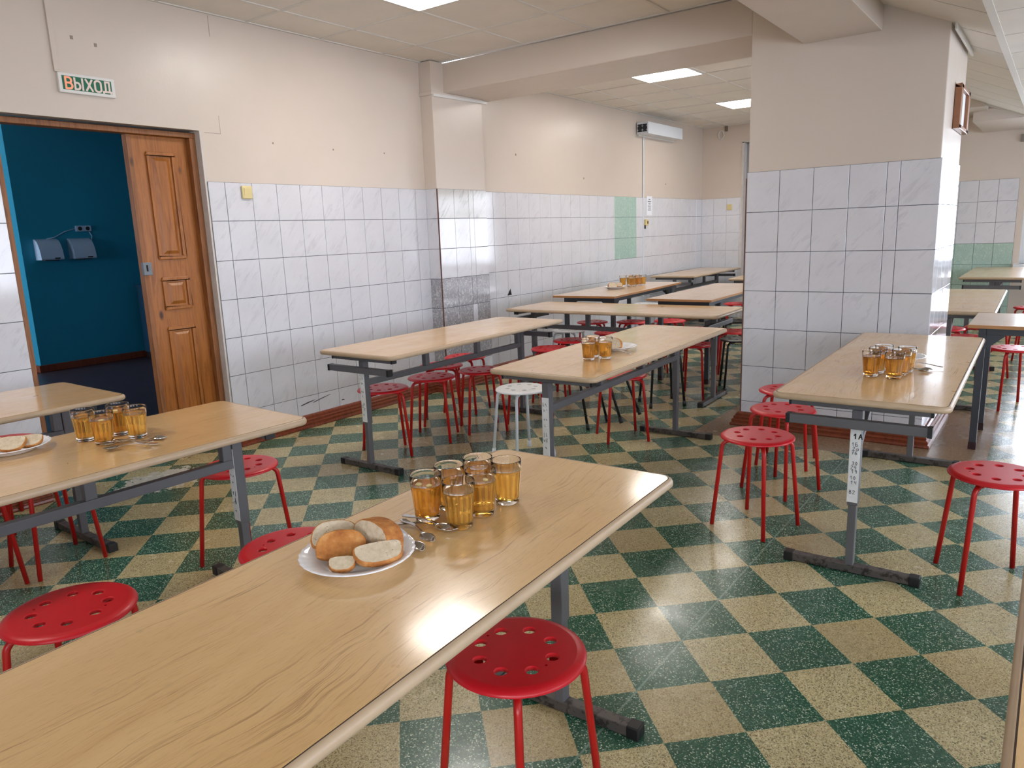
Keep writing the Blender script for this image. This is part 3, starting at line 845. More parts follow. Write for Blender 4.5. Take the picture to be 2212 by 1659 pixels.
# oval hook plate and tiny sensor on end wall
b = MB()
b.tube([(-4.395 + .042 * math.cos(a), YE - .012, 2.815 + .062 * math.sin(a)) for a in [2 * PI * k / 24 for k in range(25)]], .009, 8)
tag(b.build('wall_ring', M['signwhite']), 'white oval ring high on the end wall near ceiling corner', 'ring')
b = MB(); b.box(-4.335, -4.295, YE - .03, YE, 2.86, 2.93)
tag(b.build('junction_box', plain('brown_sensor', srgb(120, 104, 88), .6)), 'tiny brown junction box above the oval ring on end wall', 'junction box')
b = MB(); b.box(-.53, -.49, YE - .03, YE, 2.34, 2.43)
tag(b.build('junction_box', plain('grey_sensor', srgb(130, 124, 118), .6)), 'tiny grey box on end wall by the bright window', 'junction box')

# picture frame on the pillar's window side
t = thing('picture_frame', 'brown wooden frame with white card on the narrow pillar side', 'picture frame', (PX1, 5.88, 2.135))
b = MB(); hw, hh, wd = .255, .135, .045
for (a0, a1, c0, c1) in ((-hw, hw, -hh, -hh + wd * .6), (-hw, hw, hh - wd * .6, hh), (-hw, -hw + wd * 2.0, -hh, hh), (hw - wd * 2.0, hw, -hh, hh)):
    b.box(.002, .04, a0, a1, c0, c1)
b.build('moulding', M['framewood'], t, bevel=.004)
b = MB(); b.box(.002, .02, -hw + .05, hw - .05, -hh + .02, hh - .02); b.build('card', M['paper'], t)

# ------------------------------------------------------------------ ceiling lamps
lamp_lab = ['square ceiling lamp near the left wall at the top edge', 'unseen square ceiling lamp added for light behind the viewer',
            'nearer lit ceiling panel beyond the beam', 'farther lit ceiling panel beyond the beam, half behind the pillar']
for k, (x0, x1, y0, y1) in enumerate(lamps):
    cx, cy = (x0 + x1) / 2, (y0 + y1) / 2
    near = y0 > 2
    lab = {True: None}.get(False)
    if y0 > 9: lab = lamp_lab[3]
    elif y0 > 6: lab = lamp_lab[2]
    elif y0 > 2: lab = lamp_lab[0]
    else: lab = lamp_lab[1]
    t = thing('ceiling_lamp', lab, 'ceiling lamp', (cx, cy, ZC - .004), 0, 'square ceiling lamps')
    hx, hy = (x1 - x0) / 2 - .012, (y1 - y0) / 2 - .012
    b = MB()
    for (a0, a1, c0, c1) in ((-hx, hx, -hy, -hy + .012), (-hx, hx, hy - .012, hy), (-hx, -hx + .012, -hy + .012, hy - .012), (hx - .012, hx, -hy + .012, hy - .012)):
        b.box(a0, a1, c0, c1, -.002, .03)
    b.build('frame', M['lampframe'], t)
    b = MB(); b.box(-hx + .012, hx - .012, -hy + .012, hy - .012, 0, .004); b.build('diffuser', M['panel'], t)

# ------------------------------------------------------------------ tables
def rrect(w, l, r, n=6):
    pts = []
    for (cx, cy, a0) in ((w / 2 - r, l / 2 - r, 0), (-w / 2 + r, l / 2 - r, 90), (-w / 2 + r, -l / 2 + r, 180), (w / 2 - r, -l / 2 + r, 270)):
        for k in range(n + 1):
            a = math.radians(a0 + 90 * k / n); pts.append((cx + r * math.cos(a), cy + r * math.sin(a)))
    return pts
def ring(w, l, r, prof, n=6):
    """sweep (offset, z) profile round a rounded rectangle"""
    vs = []; k = None
    for (o, z) in prof:
        p = rrect(w + 2 * o, l + 2 * o, max(r + o, .001), n); k = len(p)
        vs += [(x, y, z) for x, y in p]
    fs = []
    for i in range(len(prof) - 1):
        for j in range(k): fs.append((i * k + j, i * k + (j + 1) % k, (i + 1) * k + (j + 1) % k, (i + 1) * k + j))
    return vs, fs

def scribbles(b, rows, x0, x1, seed, y):
    """handwritten marks on a vertical strip facing -Y"""
    rnd = random.Random(seed)
    for (z, h, n) in rows:
        for k in range(n):
            cx = x0 + (x1 - x0) * (k + .6) / (n + .3)
            pts = [(cx + rnd.uniform(-.006, .006), z + rnd.uniform(-h, h)) for _ in range(4)]
            for p, q in zip(pts[:-1], pts[1:]):
                b.bar((p[0], y, p[1]), (q[0], y, q[1]), .0012, .0012, 0, (0, 1, 0))

GLY = {'1': [[(0, .6), (.4, 1), (.4, 0)]], 'А': [[(0, 0), (.4, 1), (.8, 0)], [(.15, .4), (.65, .4)]], 'Б': [[(.7, 1), (0, 1), (0, 0), (.7, 0), (.7, .5), (0, .55)]],
       '2': [[(0, .8), (.3, 1), (.7, .8), (0, 0), (.8, 0)]], 'а': [[(.7, .6), (.2, .6), (0, .3), (.2, 0), (.6, .1), (.7, .6), (.75, 0)]], '7': [[(0, 1), (.7, 1), (.25, 0)], [(.1, .5), (.6, .5)]],
       'б': [[(.7, 1), (.2, .8), (0, .3), (.3, 0), (.7, .25), (.4, .55), (.05, .4)]], '3': [[(0, .9), (.5, 1), (.65, .75), (.25, .55), (.7, .3), (.4, 0), (0, .1)]],
       '0': [[(.3, 1), (0, .5), (.3, 0), (.65, .5), (.3, 1)]], '4': [[(.1, 1), (.05, .5), (.6, .5)], [(.6, 1), (.6, 0)]], '9': [[(.6, .6), (.3, .45), (.05, .75), (.35, 1), (.6, .7), (.5, 0)]], 'В': [[(0, 0), (0, 1), (.5, .95), (.5, .6), (0, .52), (.6, .45), (.6, .05), (0, 0)]]}
def write(b, txt, x, z, s, w, y):
    for ch in txt:
        for pl in GLY[ch]:
            for p, q in zip(pl[:-1], pl[1:]):
                b.bar((x + p[0] * s * .75, y, z + p[1] * s), (x + q[0] * s * .75, y, z + q[1] * s), w, .0008, 0, (0, 1, 0))
        x += s * .85

def tableA(loc, w, l, h, rz, label, lower=(0, 0), brace=False, rail=True, tape=None, group='oak-look canteen tables', sqr=.032):
    """T-leg canteen table, length along local Y, -Y end = end 0"""
    t = thing('canteen_table', label, 'table', loc, rz, group)
    wi, li = w - .026, l - .026
    z = h
    o = rrect(wi - .004, li - .004, sqr); n = len(o)
    b = MB(); b.add([(x, y, z) for x, y in o] + [(x, y, z - .024) for x, y in o], [tuple(range(n)), tuple(n + i for i in reversed(range(n)))] + [(i, n + i, n + (i + 1) % n, (i + 1) % n) for i in range(n)])
    b.build('tabletop', M['lamA'], t)
    b = MB(); vs, fs = ring(wi, li, sqr + .002, [(-.002, z - .003), (-.002, z - .0006), (0.0008, z - .0006)]); b.add(vs, fs, 1)
    vs, fs = ring(wi, li, sqr + .002, [(.0008, z - .0006), (.004, z - .0006), (.0095, z - .004), (.0125, z - .010), (.013, z - .015), (.0115, z - .021), (.007, z - .0255), (.001, z - .027), (-.002, z - .026)]); b.add(vs, fs, 0, True)
    b.build('edge_band', [M['edgeA'], M['joint']], t)
    yp = [-l / 2 + .085, l / 2 - .155]
    zt = z - .027
    fw = min(.53, w - .08) if w < .69 else .60
    for e_, y in enumerate(yp):
        s = -1 if e_ == 0 else 1
        # foot bar with black end caps
        b = MB(); b.box(-fw / 2 + .03, fw / 2 - .03, y - .02, y + .02, .004, .038)
        ft = b.build('foot', M['framefoot'], t, bevel=.003)
        for sx in (-1, 1):
            b = MB(); b.box(*sorted((sx * (fw / 2 - .04), sx * fw / 2)), y - .023, y + .023, 0, .041); b.build('end_cap', M['blackcap'], ft, bevel=.004)
        b = MB(); b.box(-.020, .020, y - .022, y + .022, .30, zt - .030); b.box(-.016, .016, y - .018, y + .018, .03, .31)
        ps = b.build('post', M['frame'], t, bevel=.003)
        if tape is not None and e_ == (0 if tape != 'far' else 1):
            b = MB(); b.box(-.0215, .0195, y - .0235, y - .0222, .315, .625); b.box(-.0215, -.0207, y - .0235, y + .005, .32, .62)
            tp = b.build('paper_tape', M['tape'], ps); tp['label'] = 'white paper tape with handwriting'
            b = MB(); yy = y - .0240
            if tape == '1A':
                write(b, '1А', -.008, .585, .022, .004, yy)
                b.build('marker_writing', M['inkblack'], ps)
                b = MB()
                for k, (tx, zz) in enumerate((('1Б', .555), ('2а', .537), ('7б', .519), ('30', .475), ('24', .457), ('19', .440), ('10', .413), ('14', .393), ('В2', .352))):
                    b = MB(); write(b, tx, -.013 + .004 * (k % 2), zz, .015, .0016, yy); b.build('handwriting', M['ink'], ps)
            else:
                b = MB(); scribbles(b, [(.59, .012, 2), (.56, .01, 2), (.51, .008, 2), (.48, .008, 1), (.43, .014, 2), (.40, .016, 2), (.36, .01, 1)], -.016, .012, label, yy)
                b.build('handwriting', M['ink'], ps)
        # cross member under the top
        b = MB(); b.box(-fw / 2, fw / 2, y - .02, y + .02, zt - .030, zt)
        cb = b.build('crossbar', M['frame'], t, bevel=.003)
        for sx in (-1, 1):
            b = MB(); b.box(*sorted((sx * (fw / 2 - .008), sx * (fw / 2 + .002))), y - .021, y + .021, zt - .031, zt - .001); b.build('end_cap', M['blackcap'], cb)
        if lower[e_]:
            b = MB(); b.box(-fw / 2 - .002, fw / 2 + .002, min(y + s * .022, y + s * .058), max(y + s * .022, y + s * .058), z - .128, z - .090)
            lb = b.build('stool_rest_bar', M['frame'], t, bevel=.003)
            b = MB(); ys = sorted((y + s * .020, y + s * .060))
            for sx in (-1, 1):
                b = MB(); b.box(*sorted((sx * (fw / 2 - .012), sx * (fw / 2 + .004))), ys[0], ys[1], z - .129, z - .089); b.build('end_cap', M['blackcap'], lb)
        if brace:
            b = MB(); b.bar((.0, y - s * .02, z - .215), (.0, y - s * .30, zt - .002), .03, .03); b.build('brace', M['frame'], t, bevel=.002)
    if rail:
        b = MB(); b.box(-.018, .018, yp[0] + .022, yp[1] - .022, z - .215, z - .178); b.build('rail', M['frame'], t, bevel=.003)
        for k in range(3):
            y = yp[0] + (yp[1] - yp[0]) * ((k + 1) / 3) - (.045 if k == 2 else 0)
            b = MB(); b.box(-.018, .018, y - .02, y + .02, z - .178, zt); b.build('strut', M['frame'], t, bevel=.003)
    if not rail:
        b = MB()
        for sx in (-.15, .15): b.box(sx - .015, sx + .015, yp[0] + .02, yp[1] - .02, zt - .028, zt)
        b.build('rail', M['frame'], t, bevel=.003)
    return t

def tableB(loc, w, l, h, rz, label):
    t = thing('canteen_table', label, 'table', loc, rz, 'beech-look four-legged tables')
    b = MB(); b.box(-w / 2 + .002, w / 2 - .002, -l / 2 + .002, l / 2 - .002, h - .022, h); b.build('tabletop', M['lamB'], t, bevel=.0008, seg=1)
    b = MB(); vs, fs = ring(w - .004, l - .004, .004, [(0, h - .0005), (.002, h - .002), (.002, h - .020), (0, h - .022)], 2); b.add(vs, fs); b.build('edge_band', M['edgeB'], t)
    lx, ly = w / 2 - .085, l / 2 - (.15 if l > 1.91 else .075); zt = h - .022
    for sx in (-1, 1):
        for sy in (-1, 1):
            b = MB(); b.box(sx * lx - .02, sx * lx + .02, sy * ly - .02, sy * ly + .02, .04, zt)
            # gusset plates
            for (dx, dy) in ((-sx, 0), (0, -sy)):
                p = [(sx * lx, sy * ly, zt - .04), (sx * lx + dx * .13, sy * ly + dy * .13, zt - .04), (sx * lx + dx * .03, sy * ly + dy * .03, zt - .13), (sx * lx, sy * ly, zt - .13)]
                nrm = (.012, 0) if dx == 0 else (0, .012)
                A = [(x - nrm[0], y - nrm[1], zz) for x, y, zz in p]; B2 = [(x + nrm[0], y + nrm[1], zz) for x, y, zz in p]
                b.add(A + B2, [(0, 1, 2, 3), (7, 6, 5, 4), (0, 4, 5, 1), (1, 5, 6, 2), (2, 6, 7, 3), (3, 7, 4, 0)])
            lg = b.build('leg', M['frameB'], t)
            b = MB(); b.box(sx * lx - .022, sx * lx + .022, sy * ly - .022, sy * ly + .022, 0, .05); b.build('foot_cap', M['browncap'], lg, bevel=.003)
    for sx in (-1, 1):
        b = MB(); b.box(sx * lx - .018, sx * lx + .018, -ly + .021, ly - .021, zt - .045, zt); b.build('apron_rail', M['frameB'], t, bevel=.002)
    for sy in (-1, 1):
        b = MB(); b.box(-lx + .021, lx - .021, sy * ly - .018, sy * ly + .018, zt - .045, zt); b.build('apron_rail', M['frameB'], t, bevel=.002)
    return t

H1, H2 = .76, .80
T1 = tableA((-1.085, .88, 0), .615, 1.95, H1, math.radians(2.2), 'large oak-look table in the foreground with bread plate and six glasses', brace=False)
T2 = tableA((-2.69, .835, 0), .645, 1.95, H1, math.radians(-1.6), 'oak-look table at the left holding four glasses and crossed spoons', tape='far')
T3 = tableA((-3.875, .70, 0), .69, 1.94, H1, 0, 'empty oak-look table at the far left beside the blue doorway')
T4 = tableA((-3.45, 3.965, 0), .66, 1.95, H1, math.radians(.8), 'empty oak-look table along the tiled wall, red stools tucked under', lower=(1, 1), tape='t4')
T5 = tableA((-2.068, 3.92, 0), .635, 1.94, H1, math.radians(1.9), 'oak-look table in the middle holding three glasses and one plate', tape='t5')
T6 = tableA((-3.12, 5.85, 0), .74, 2.03, H1, math.radians(-90 + 1.3), 'empty oak-look table turned crosswise between the wall and pillar', lower=(1, 1))
T7 = tableB((-3.92, 7.38, 0), .70, 1.92, H2, math.radians(4), 'beech-look table by the far tiled wall with six glasses')
T8 = tableB((-2.82, 7.30, 0), .63, 1.95, H2, math.radians(2), 'empty beech-look table partly hidden behind the left pillar edge')
T9 = tableA((-4.26, 10.38, 0), .66, 2.0, H2, math.radians(2.5), 'empty oak-look table in the far corner below the notice', lower=(1, 1), sqr=.02)
T10 = tableA((-3.02, 9.98, 0), .66, 2.0, H2, math.radians(3), 'small visible end of an oak-look table beside the grey far doorway', lower=(0, 0))
T11 = tableA((-.615, 4.03, 0), .655, 1.96, H1, math.radians(1.0), 'oak-look table in front of the pillar with tea glasses and plate', lower=(1, 0), brace=True, rail=False, tape='1A')
T12 = tableA((-.655, 7.36, 0), .60, 2.05, H1, math.radians(1.0), 'empty oak-look table behind the pillar with diagonal brace', lower=(0, 0), brace=True, rail=False)
T13 = tableB((.53, 5.60, 0), .70, 1.90, H2, math.radians(90), 'beech-look table at the right edge with dark square legs')
T14 = tableA((-.575, 10.40, 0), .62, 1.95, H2, 0, 'empty oak-look table against the green tiles by the far window', lower=(1, 1))
T15 = tableA((.322, 1.55, 0), .65, 1.95, H1, 0, 'table at the lower right corner, only its left edge visible')

# ------------------------------------------------------------------ stools
SEATH = .462
def make_stool(name, seatm, legm, label, group, caps=None):
    t = thing(name, label, 'stool', (0, 0, 0), 0, group)
    R_, zt = .171, SEATH
    b = MB()
    # top skin with eight round holes: 2-D curve fill
    def flat(r_out, holes, z):
        bm = bmesh.new(); es = []
        def loop(cx, cy, r, n):
            vs = [bm.verts.new((cx + r * math.cos(2 * PI * k / n), cy + r * math.sin(2 * PI * k / n), z)) for k in range(n)]
            return [bm.edges.new((vs[k], vs[(k + 1) % n])) for k in range(n)]
        es += loop(0, 0, r_out, 64)
        for (x, y, r, n) in holes: es += loop(x, y, r, n)
        bmesh.ops.triangle_fill(bm, use_beauty=True, use_dissolve=False, edges=es)
        bm.verts.index_update()
        vs = [v.co.copy() for v in bm.verts]; fs = [[v.index for v in f.verts] for f in bm.faces]
        bm.free(); return vs, fs
    holes = [(.094 * math.cos(a), .094 * math.sin(a), .0172, 20) for a in [PI / 8 + PI / 4 * k for k in range(8)]]
    scr = [(.098 * math.cos(a), .098 * math.sin(a), .004, 8) for a in (0, PI)]
    vs, fs = flat(.148, holes + scr, zt); b.add(vs, fs)
    hin = [(x, y, r - .0025, n) for x, y, r, n in holes] + scr
    vs, fs = flat(.148, [(x, y, .0172, 20) for x, y, r, n in holes], zt - .012); b.add(vs, [tuple(reversed(f)) for f in fs])
    for (x, y, r, n) in holes + scr:
        rr = [(r, zt), (r - .0022, zt - .0022), (r - .0022, zt - .0095), (r, zt - .012)] if r > .01 else [(r, zt), (r, zt - .006), (.0005, zt - .0061)]
        b.lathe(rr, n, 0, None, x, y, True, False)
    prof = [(.148, zt), (.155, zt - .0010), (.1625, zt - .0034), (.1680, zt - .0068), (R_, zt - .0115), (.1708, zt - .0150), (.1685, zt - .0165), (.164, zt - .0150), (.155, zt - .0125), (.148, zt - .012)]
    b.lathe(prof, 64, 0, None, 0, 0, True, False)
    # bosses under the seat
    for k in range(4):
        a = PI / 4 + PI / 2 * k; b.tube([(.128 * math.cos(a), .128 * math.sin(a), zt - .012), (.128 * math.cos(a), .128 * math.sin(a), zt - .034)], .014, 10)
    me = b.build('seat', seatm, t)
    me.data.set_sharp_from_angle(angle=math.radians(40))
    for k in range(4):
        a = PI / 4 + PI / 2 * k; d = Vector((math.cos(a), math.sin(a), 0))
        pts = []
        zl = zt - .032
        pts.append(d * .08 + Vector((0, 0, zl)))
        pts.append(d * .128 + Vector((0, 0, zl)))
        for q in range(1, 7):                               # bend
            th = PI / 2 * q / 6 * .95
            pts.append(d * (.128 + .036 * math.sin(th)) + Vector((0, 0, zl - .036 * (1 - math.cos(th)))))
        pts.append(d * .205 + Vector((0, 0, .002)))
        b = MB(); b.tube(pts, .0100, 12)
        lg = b.build('leg', legm, t)
        if caps:
            b = MB(); p = d * .2032; b.tube([(p.x * .985, p.y * .985, .045), (p.x, p.y, .022), (d.x * .205, d.y * .205, 0)], [.0122, .0135, .0140], 12)
            b.build('foot_cap', caps, lg)
    return t

red0 = make_stool('round_stool', M['red'], M['redleg'], '', 'red round stools with holes')
white0 = make_stool('round_stool', M['white'], M['whiteleg'], '', 'white round stools with holes', M['whiteplastic'])
black0 = make_stool('round_stool', M['black'], M['blackleg'], '', 'black round stools with holes', M['blackcap'])
used = set()
def stool(kind, x, y, deg, label, rot=None):
    src = {'r': red0, 'w': white0, 'k': black0}[kind]
    if kind in used: o = dup(src)
    else: used.add(kind); o = src
    o.location = (x, y, 0); o.rotation_euler = rot if rot else (0, 0, math.radians(deg)); o['label'] = label
    return o
D = 45
stool('r', -2.155, .775, 40, 'red round stool at lower left, tucked behind the foreground table')
stool('r', -.975, 1.285, -8, 'big red round stool in front, under the foreground table\'s right edge')
stool('r', -2.925, 1.825, 10, 'red round stool left, beneath the table with four glasses')
stool('r', -1.095, 3.425, 29 - 45, 'red round stool standing free left of the 1А table, nearest of its row')
stool('r', -1.145, 4.00, 24 - 45, 'middle red stool of the row between pillar and 1А table')
stool('r', -1.26, 4.50, 5, 'rearmost red stool of the row, by the pillar base')
stool('r', -.122, 3.33, 68 - 45, 'red round stool at the right edge, holes facing up in daylight')
stool('r', -.045, 1.215, 12, 'red round stool cut off by the bottom edge at lower right')
stool('r', -1.966, 1.388, 33, 'red round stool half hidden behind the far-left side of the foreground table')
stool('r', -3.60, 3.375, 8 - 45, 'red round stool under the wall table, nearest of its row')
stool('r', -3.575, 3.83, 30, 'second red stool of the row under the wall table')
stool('r', -3.41, 4.20, 52, 'third red stool of the row under the wall table')
stool('r', -3.92, 4.62, 15, 'red stool behind the wall table\'s struts, by the pilaster corner')
stool('r', -3.83, 4.22, 40, 'bright red stool close to the skirting behind the wall table')
stool('r', -3.24, 4.58, 20, 'red stool just left of the middle table\'s near corner')
stool('w', -2.755, 3.80, 24 - 45, 'white round stool in front of the middle table')
stool('r', -2.388, 4.49, 0 - 45, 'red round stool under the right side of the middle table rail')
stool('r', -2.47, 5.96, 0, 'red round stool under the far right corner of the middle table')
stool('r', -3.50, 5.28, 25, 'red stool seen over the middle table left edge, nearest the white one')
stool('r', -3.585, 5.76, 35, 'red stool behind the two left glasses of the middle table')
stool('w', -3.99, 6.36, 10, 'white round stool by the wall behind the crosswise table')
stool('r', -4.10, 7.03, 22, 'red stool by the wall under the beech table, leftmost')
stool('r', -3.50, 6.37, 15, 'red stool right of the crosswise table\'s left strut')
stool('r', -3.70, 7.20, 40, 'red stool under the beech table, between its dark legs')
stool('r', -3.36, 7.42, 5, 'red stool behind the paired struts of the crosswise table')
stool('r', -3.30, 6.86, 30, 'red stool just beyond the crosswise table, below paired struts')
stool('r', -2.84, 6.88, 12, 'red stool beneath the beech table near the pillar')
stool('r', -3.30, 9.35, 18, 'red stool in the distance at the pillar\'s left edge')
stool('w', -4.42, 9.0, 30, 'small distant white stool under the far corner table')
stool('k', -2.70, 7.62, 25, 'black round stool beside the pillar edge behind the crosswise table')
stool('r', -2.45, 6.85, 15, 'red stool touching the pillar edge beyond the middle table')
stool('k', -2.23, 6.40, 28, 'black stool low behind the pillar edge, below a red one')
stool('k', -2.594, 5.628 - .05, 0 - 45, 'black round stool upright behind the middle table\'s far leg')
stool('r', -.223, 6.69, 30, 'red stool with bright glare on its seat at the right edge')
stool('r', -.80, 7.72, 15, 'red stool behind the pillar, left of the steel brace')
stool('r', -.49, 7.93, 35, 'red stool behind the pillar, right of the steel brace')
stool('r', -.60, 7.20, 5, 'dark red stool just below the diagonal brace')
stool('r', -.20, 9.75, 20, 'red stool near the far window, closest to the table edge')
stool('r', -.10, 8.85, 40, 'distant red stool at right edge before the far window')
# stools beneath the two left tables
stool('r', -3.69, 1.315, 2, 'red stool whose legs show under the rail of the left table')
stool('r', -3.60, .93, 35, 'red stool beneath the left table, at the picture\'s left edge')
stool('r', -4.44, 1.42, 20, 'red stool by the left wall, edge peeking above the bread plate')
# black stool tipped to the left
ang = math.radians(17)
o = stool('k', 0, 0, 0, 'tilted black stool leaning left under the middle table')
Rm = Matrix.Rotation(-ang, 4, 'Y') @ Matrix.Rotation(0, 4, 'Z')
half = .205 / math.sqrt(2)
base = Vector((-2.70, 4.69, 0)); foot = Rm @ Vector((-half - .0, 0, 0))
o.matrix_world = Matrix.Translation(base - foot + Vector((0, 0, .004))) @ Rm

# ------------------------------------------------------------------ glasses
def make_glass():
    t = thing('tea_glass', '', 'glass', (0, 0, 0), 0, 'glasses of amber tea')
    NF = 14
    def flute(tt, r, z):
        if z < .010 or z > .090: return 1.0
        f = min(1, (z - .010) / .012) * min(1, (.090 - z) / .006)
        c = abs(math.sin(NF * tt / 2))
        return 1 - .045 * f * (1 - c)
    outer = [(.0275, .0008), (.0298, .0022), (.0306, .006), (.0310, .010), (.0316, .016), (.0318, .022), (.0330, .035), (.0344, .050), (.0358, .065), (.0372, .080), (.0380, .086), (.0389, .090), (.0392, .096), (.0396, .108), (.0398, .1155), (.0393, .1170)]
    inner = [(.0382, .1170), (.0376, .1155), (.0372, .100), (.0362, .086), (.0345, .070), (.0326, .050), (.0306, .028), (.0298, .018), (.0280, .0145), (.0200, .0132)]
    b = MB(); n = 112
    prof = outer + inner; vs = []
    for i, (r, z) in enumerate(prof):
        for k in range(n):
            tt = 2 * PI * k / n; rr = r * (flute(tt, r, z) if i < len(outer) else 1)
            vs.append((rr * math.cos(tt), rr * math.sin(tt), z))
    fs = []
    for i in range(len(prof) - 1):
        for k in range(n): fs.append((i * n + k, i * n + (k + 1) % n, (i + 1) * n + (k + 1) % n, (i + 1) * n + k))
    b.add(vs, fs, 0, True)
    b.f.append(list(reversed(range(n)))); b.m.append(0); b.s.append(False)
    b.f.append([(len(prof) - 1) * n + k for k in range(n)]); b.m.append(0); b.s.append(False)
    b.build('glass_wall', M['glass'], t)
    b = MB(); f = .0012
    prof = [(.0200, .0128), (.0285, .0138), (.0298 + f, .018), (.0306 + f, .028), (.0326 + f, .050), (.0345 + f, .070), (.0362 + f, .086), (.0366 + f, .0915), (.0358, .0908), (.02, .0905)]
    b.lathe(prof, 64); b.build('tea', M['tea'], t)
    return t
glass0 = make_glass(); glass_used = [False]
def glass(x, y, z, label, s=1.0):
    o = dup(glass0) if glass_used[0] else glass0
    glass_used[0] = True
    o.location = (x, y, z + .0006); o.rotation_euler = (0, 0, random.uniform(0, 6)); o['label'] = label
    return o
for (x, y), lab in zip([(-1.210, 1.254), (-1.108, 1.258), (-1.209, 1.340), (-1.186, 1.428), (-1.112, 1.348), (-1.106, 1.446)],
    ['tea glass with two apple chunks, left front of the foreground six', 'darker tea glass at the front of the foreground six, beside spoons', 'tea glass in the back row middle of the foreground six',
     'rearmost tea glass of the foreground six, near the table corner', 'tea glass right middle of the foreground six, one floating chunk', 'rightmost pale golden tea glass of the foreground six']):
    glass(x, y, H1, lab)
for (x, y), lab in zip([(-2.815, 1.158), (-2.700, 1.170), (-2.785, 1.269), (-2.680, 1.280)],
    ['leftmost tea glass on the left table', 'front tea glass on the left table, just behind the spoons', 'rear tea glass on the left table', 'right tea glass on the left table, beside a spoon bowl']):
    glass(x, y, H1, lab)
for (x, y), lab in zip([(-2.010, 3.402), (-1.950, 3.478), (-2.035, 3.490)],
    ['left tea glass on the middle table with a chunk', 'right tea glass on the middle table in front of plate', 'tea glass behind the other two on the middle table']):
    glass(x, y, H1, lab)
for (x, y), lab in zip([(-.642, 3.567), (-.546, 3.555), (-.632, 3.655), (-.622, 3.745), (-.534, 3.645), (-.525, 3.735)],
    ['front left tea glass on the 1А table', 'front right tea glass on the 1А table', 'middle left tea glass on the 1А table', 'back left tea glass on the 1А table', 'middle right tea glass on the 1А table', 'back right tea glass on the 1А table beside plate']):
    glass(x, y, H1, lab)
for (x, y), lab in zip([(-4.065, 7.68), (-3.935, 7.66), (-4.03, 7.78), (-4.0, 7.88), (-3.91, 7.76), (-3.90, 7.86)],
    ['leftmost tea glass on the far beech table', 'front tea glass on the far beech table, above the spoons', 'second tea glass from left on the far beech table', 'rear tea glass on the far beech table', 'tea glass right of the front one on the far beech table', 'rightmost tea glass on the far beech table']):
    glass(x, y, H2, lab)

# apple chunks floating in some glasses
def chunk(x, y, z, sx, sy, sz, rz, label):
    b = MB(); vs = []
    rnd = random.Random(label)
    bm = bmesh.new(); bmesh.ops.create_icosphere(bm, subdivisions=2, radius=1)
    for v in bm.verts:
        c = v.co; m = max(abs(c.x), abs(c.y), abs(c.z)); c *= (.55 + .45 / m * .9) * rnd.uniform(.9, 1.08)
        vs.append((c.x * sx, c.y * sy, c.z * sz))
    bm.verts.index_update(); fs = [[v.index for v in f.verts] for f in bm.faces]; bm.free()
    b.add(vs, fs, 0, True)
    o = b.build('apple_chunk', M['apple'], None, loc=(x, y, z), rz=rz)
    tag(o, label, 'fruit piece', 'apple chunks in tea')
chunk(-1.222, 1.240, H1 + .089, .009, .007, .006, .5, 'apple chunk floating at left in the left front foreground glass')
chunk(-1.194, 1.248, H1 + .090, .008, .007, .005, 1.2, 'apple chunk floating at right in the left front foreground glass')
chunk(-1.100, 1.352, H1 + .0905, .007, .005, .004, .2, 'small apple chunk floating in the right middle foreground glass')
chunk(-2.690, 1.164, H1 + .088, .011, .008, .006, .8, 'apple chunk floating in front glass on the left table')
chunk(-2.790, 1.262, H1 + .091, .010, .009, .005, .3, 'apple chunk floating in rear glass on the left table')
chunk(-2.016, 3.396, H1 + .087, .012, .009, .007, .4, 'apple chunk floating in left glass on the middle table')
chunk(-.634, 3.572, H1 + .0905, .007, .006, .004, .1, 'apple chunk floating in front left glass of the 1А table')

# ------------------------------------------------------------------ plates
def make_plate():
    t = thing('plate', '', 'plate', (0, 0, 0), 0, 'white fluted opal plates')
    b = MB(); n = 120
    NF = 30
    def zz(r, z, tt): return z
    prof = [(.001, .0040, 0), (.045, .0040, 0), (.062, .0042, 0), (.072, .0065, 0), (.082, .0125, .25), (.092, .0178, .6), (.104, .0220, .9), (.116, .0258, 1), (.1235, .0272, 1), (.1245, .0262, 1), (.1225, .0242, 1), (.112, .0212, .9), (.098, .0168, .6), (.084, .0095, .25), (.074, .0030, 0), (.066, .0006, 0), (.058, .0006, 0), (.054, .0022, 0), (.001, .0022, 0)]
    vs = []
    for (r, z, f) in prof:
        for k in range(n):
            tt = 2 * PI * k / n + f * .10
            c = math.cos(NF * (2 * PI * k / n))
            vs.append(((r + f * .0010 * c) * math.cos(tt), (r + f * .0010 * c) * math.sin(tt), z + f * .0005 * c))
    fs = []
    for i in range(len(prof) - 1):
        for k in range(n): fs.append((i * n + k, i * n + (k + 1) % n, (i + 1) * n + (k + 1) % n, (i + 1) * n + k))
    b.add(vs, fs, 0, True)
    b.build('dish', M['opal'], t)
    return t
plate0 = make_plate(); plate_used = [False]
def plate(x, y, z, label):
    o = dup(plate0) if plate_used[0] else plate0
    plate_used[0] = True; o.location = (x, y, z); o.rotation_euler = (0, 0, random.uniform(0, 1)); o['label'] = label
PL1 = (-1.172, .990, H1); PL2 = (-2.905, .945, H1); PL5 = (-2.045, 3.765, H1); PL11 = (-.606, 4.03, H1); PL7 = (-3.965, 7.29, H2)
plate(*PL1, 'white fluted plate heaped with bread on the foreground table')
plate(*PL2, 'white fluted plate with bread slices at the left picture edge')
plate(*PL5, 'white fluted plate with one bread slice on the middle table')
plate(*PL11, 'white fluted plate half hidden behind glasses on the 1А table')
plate(*PL7, 'white fluted plate with bread on the far beech table')

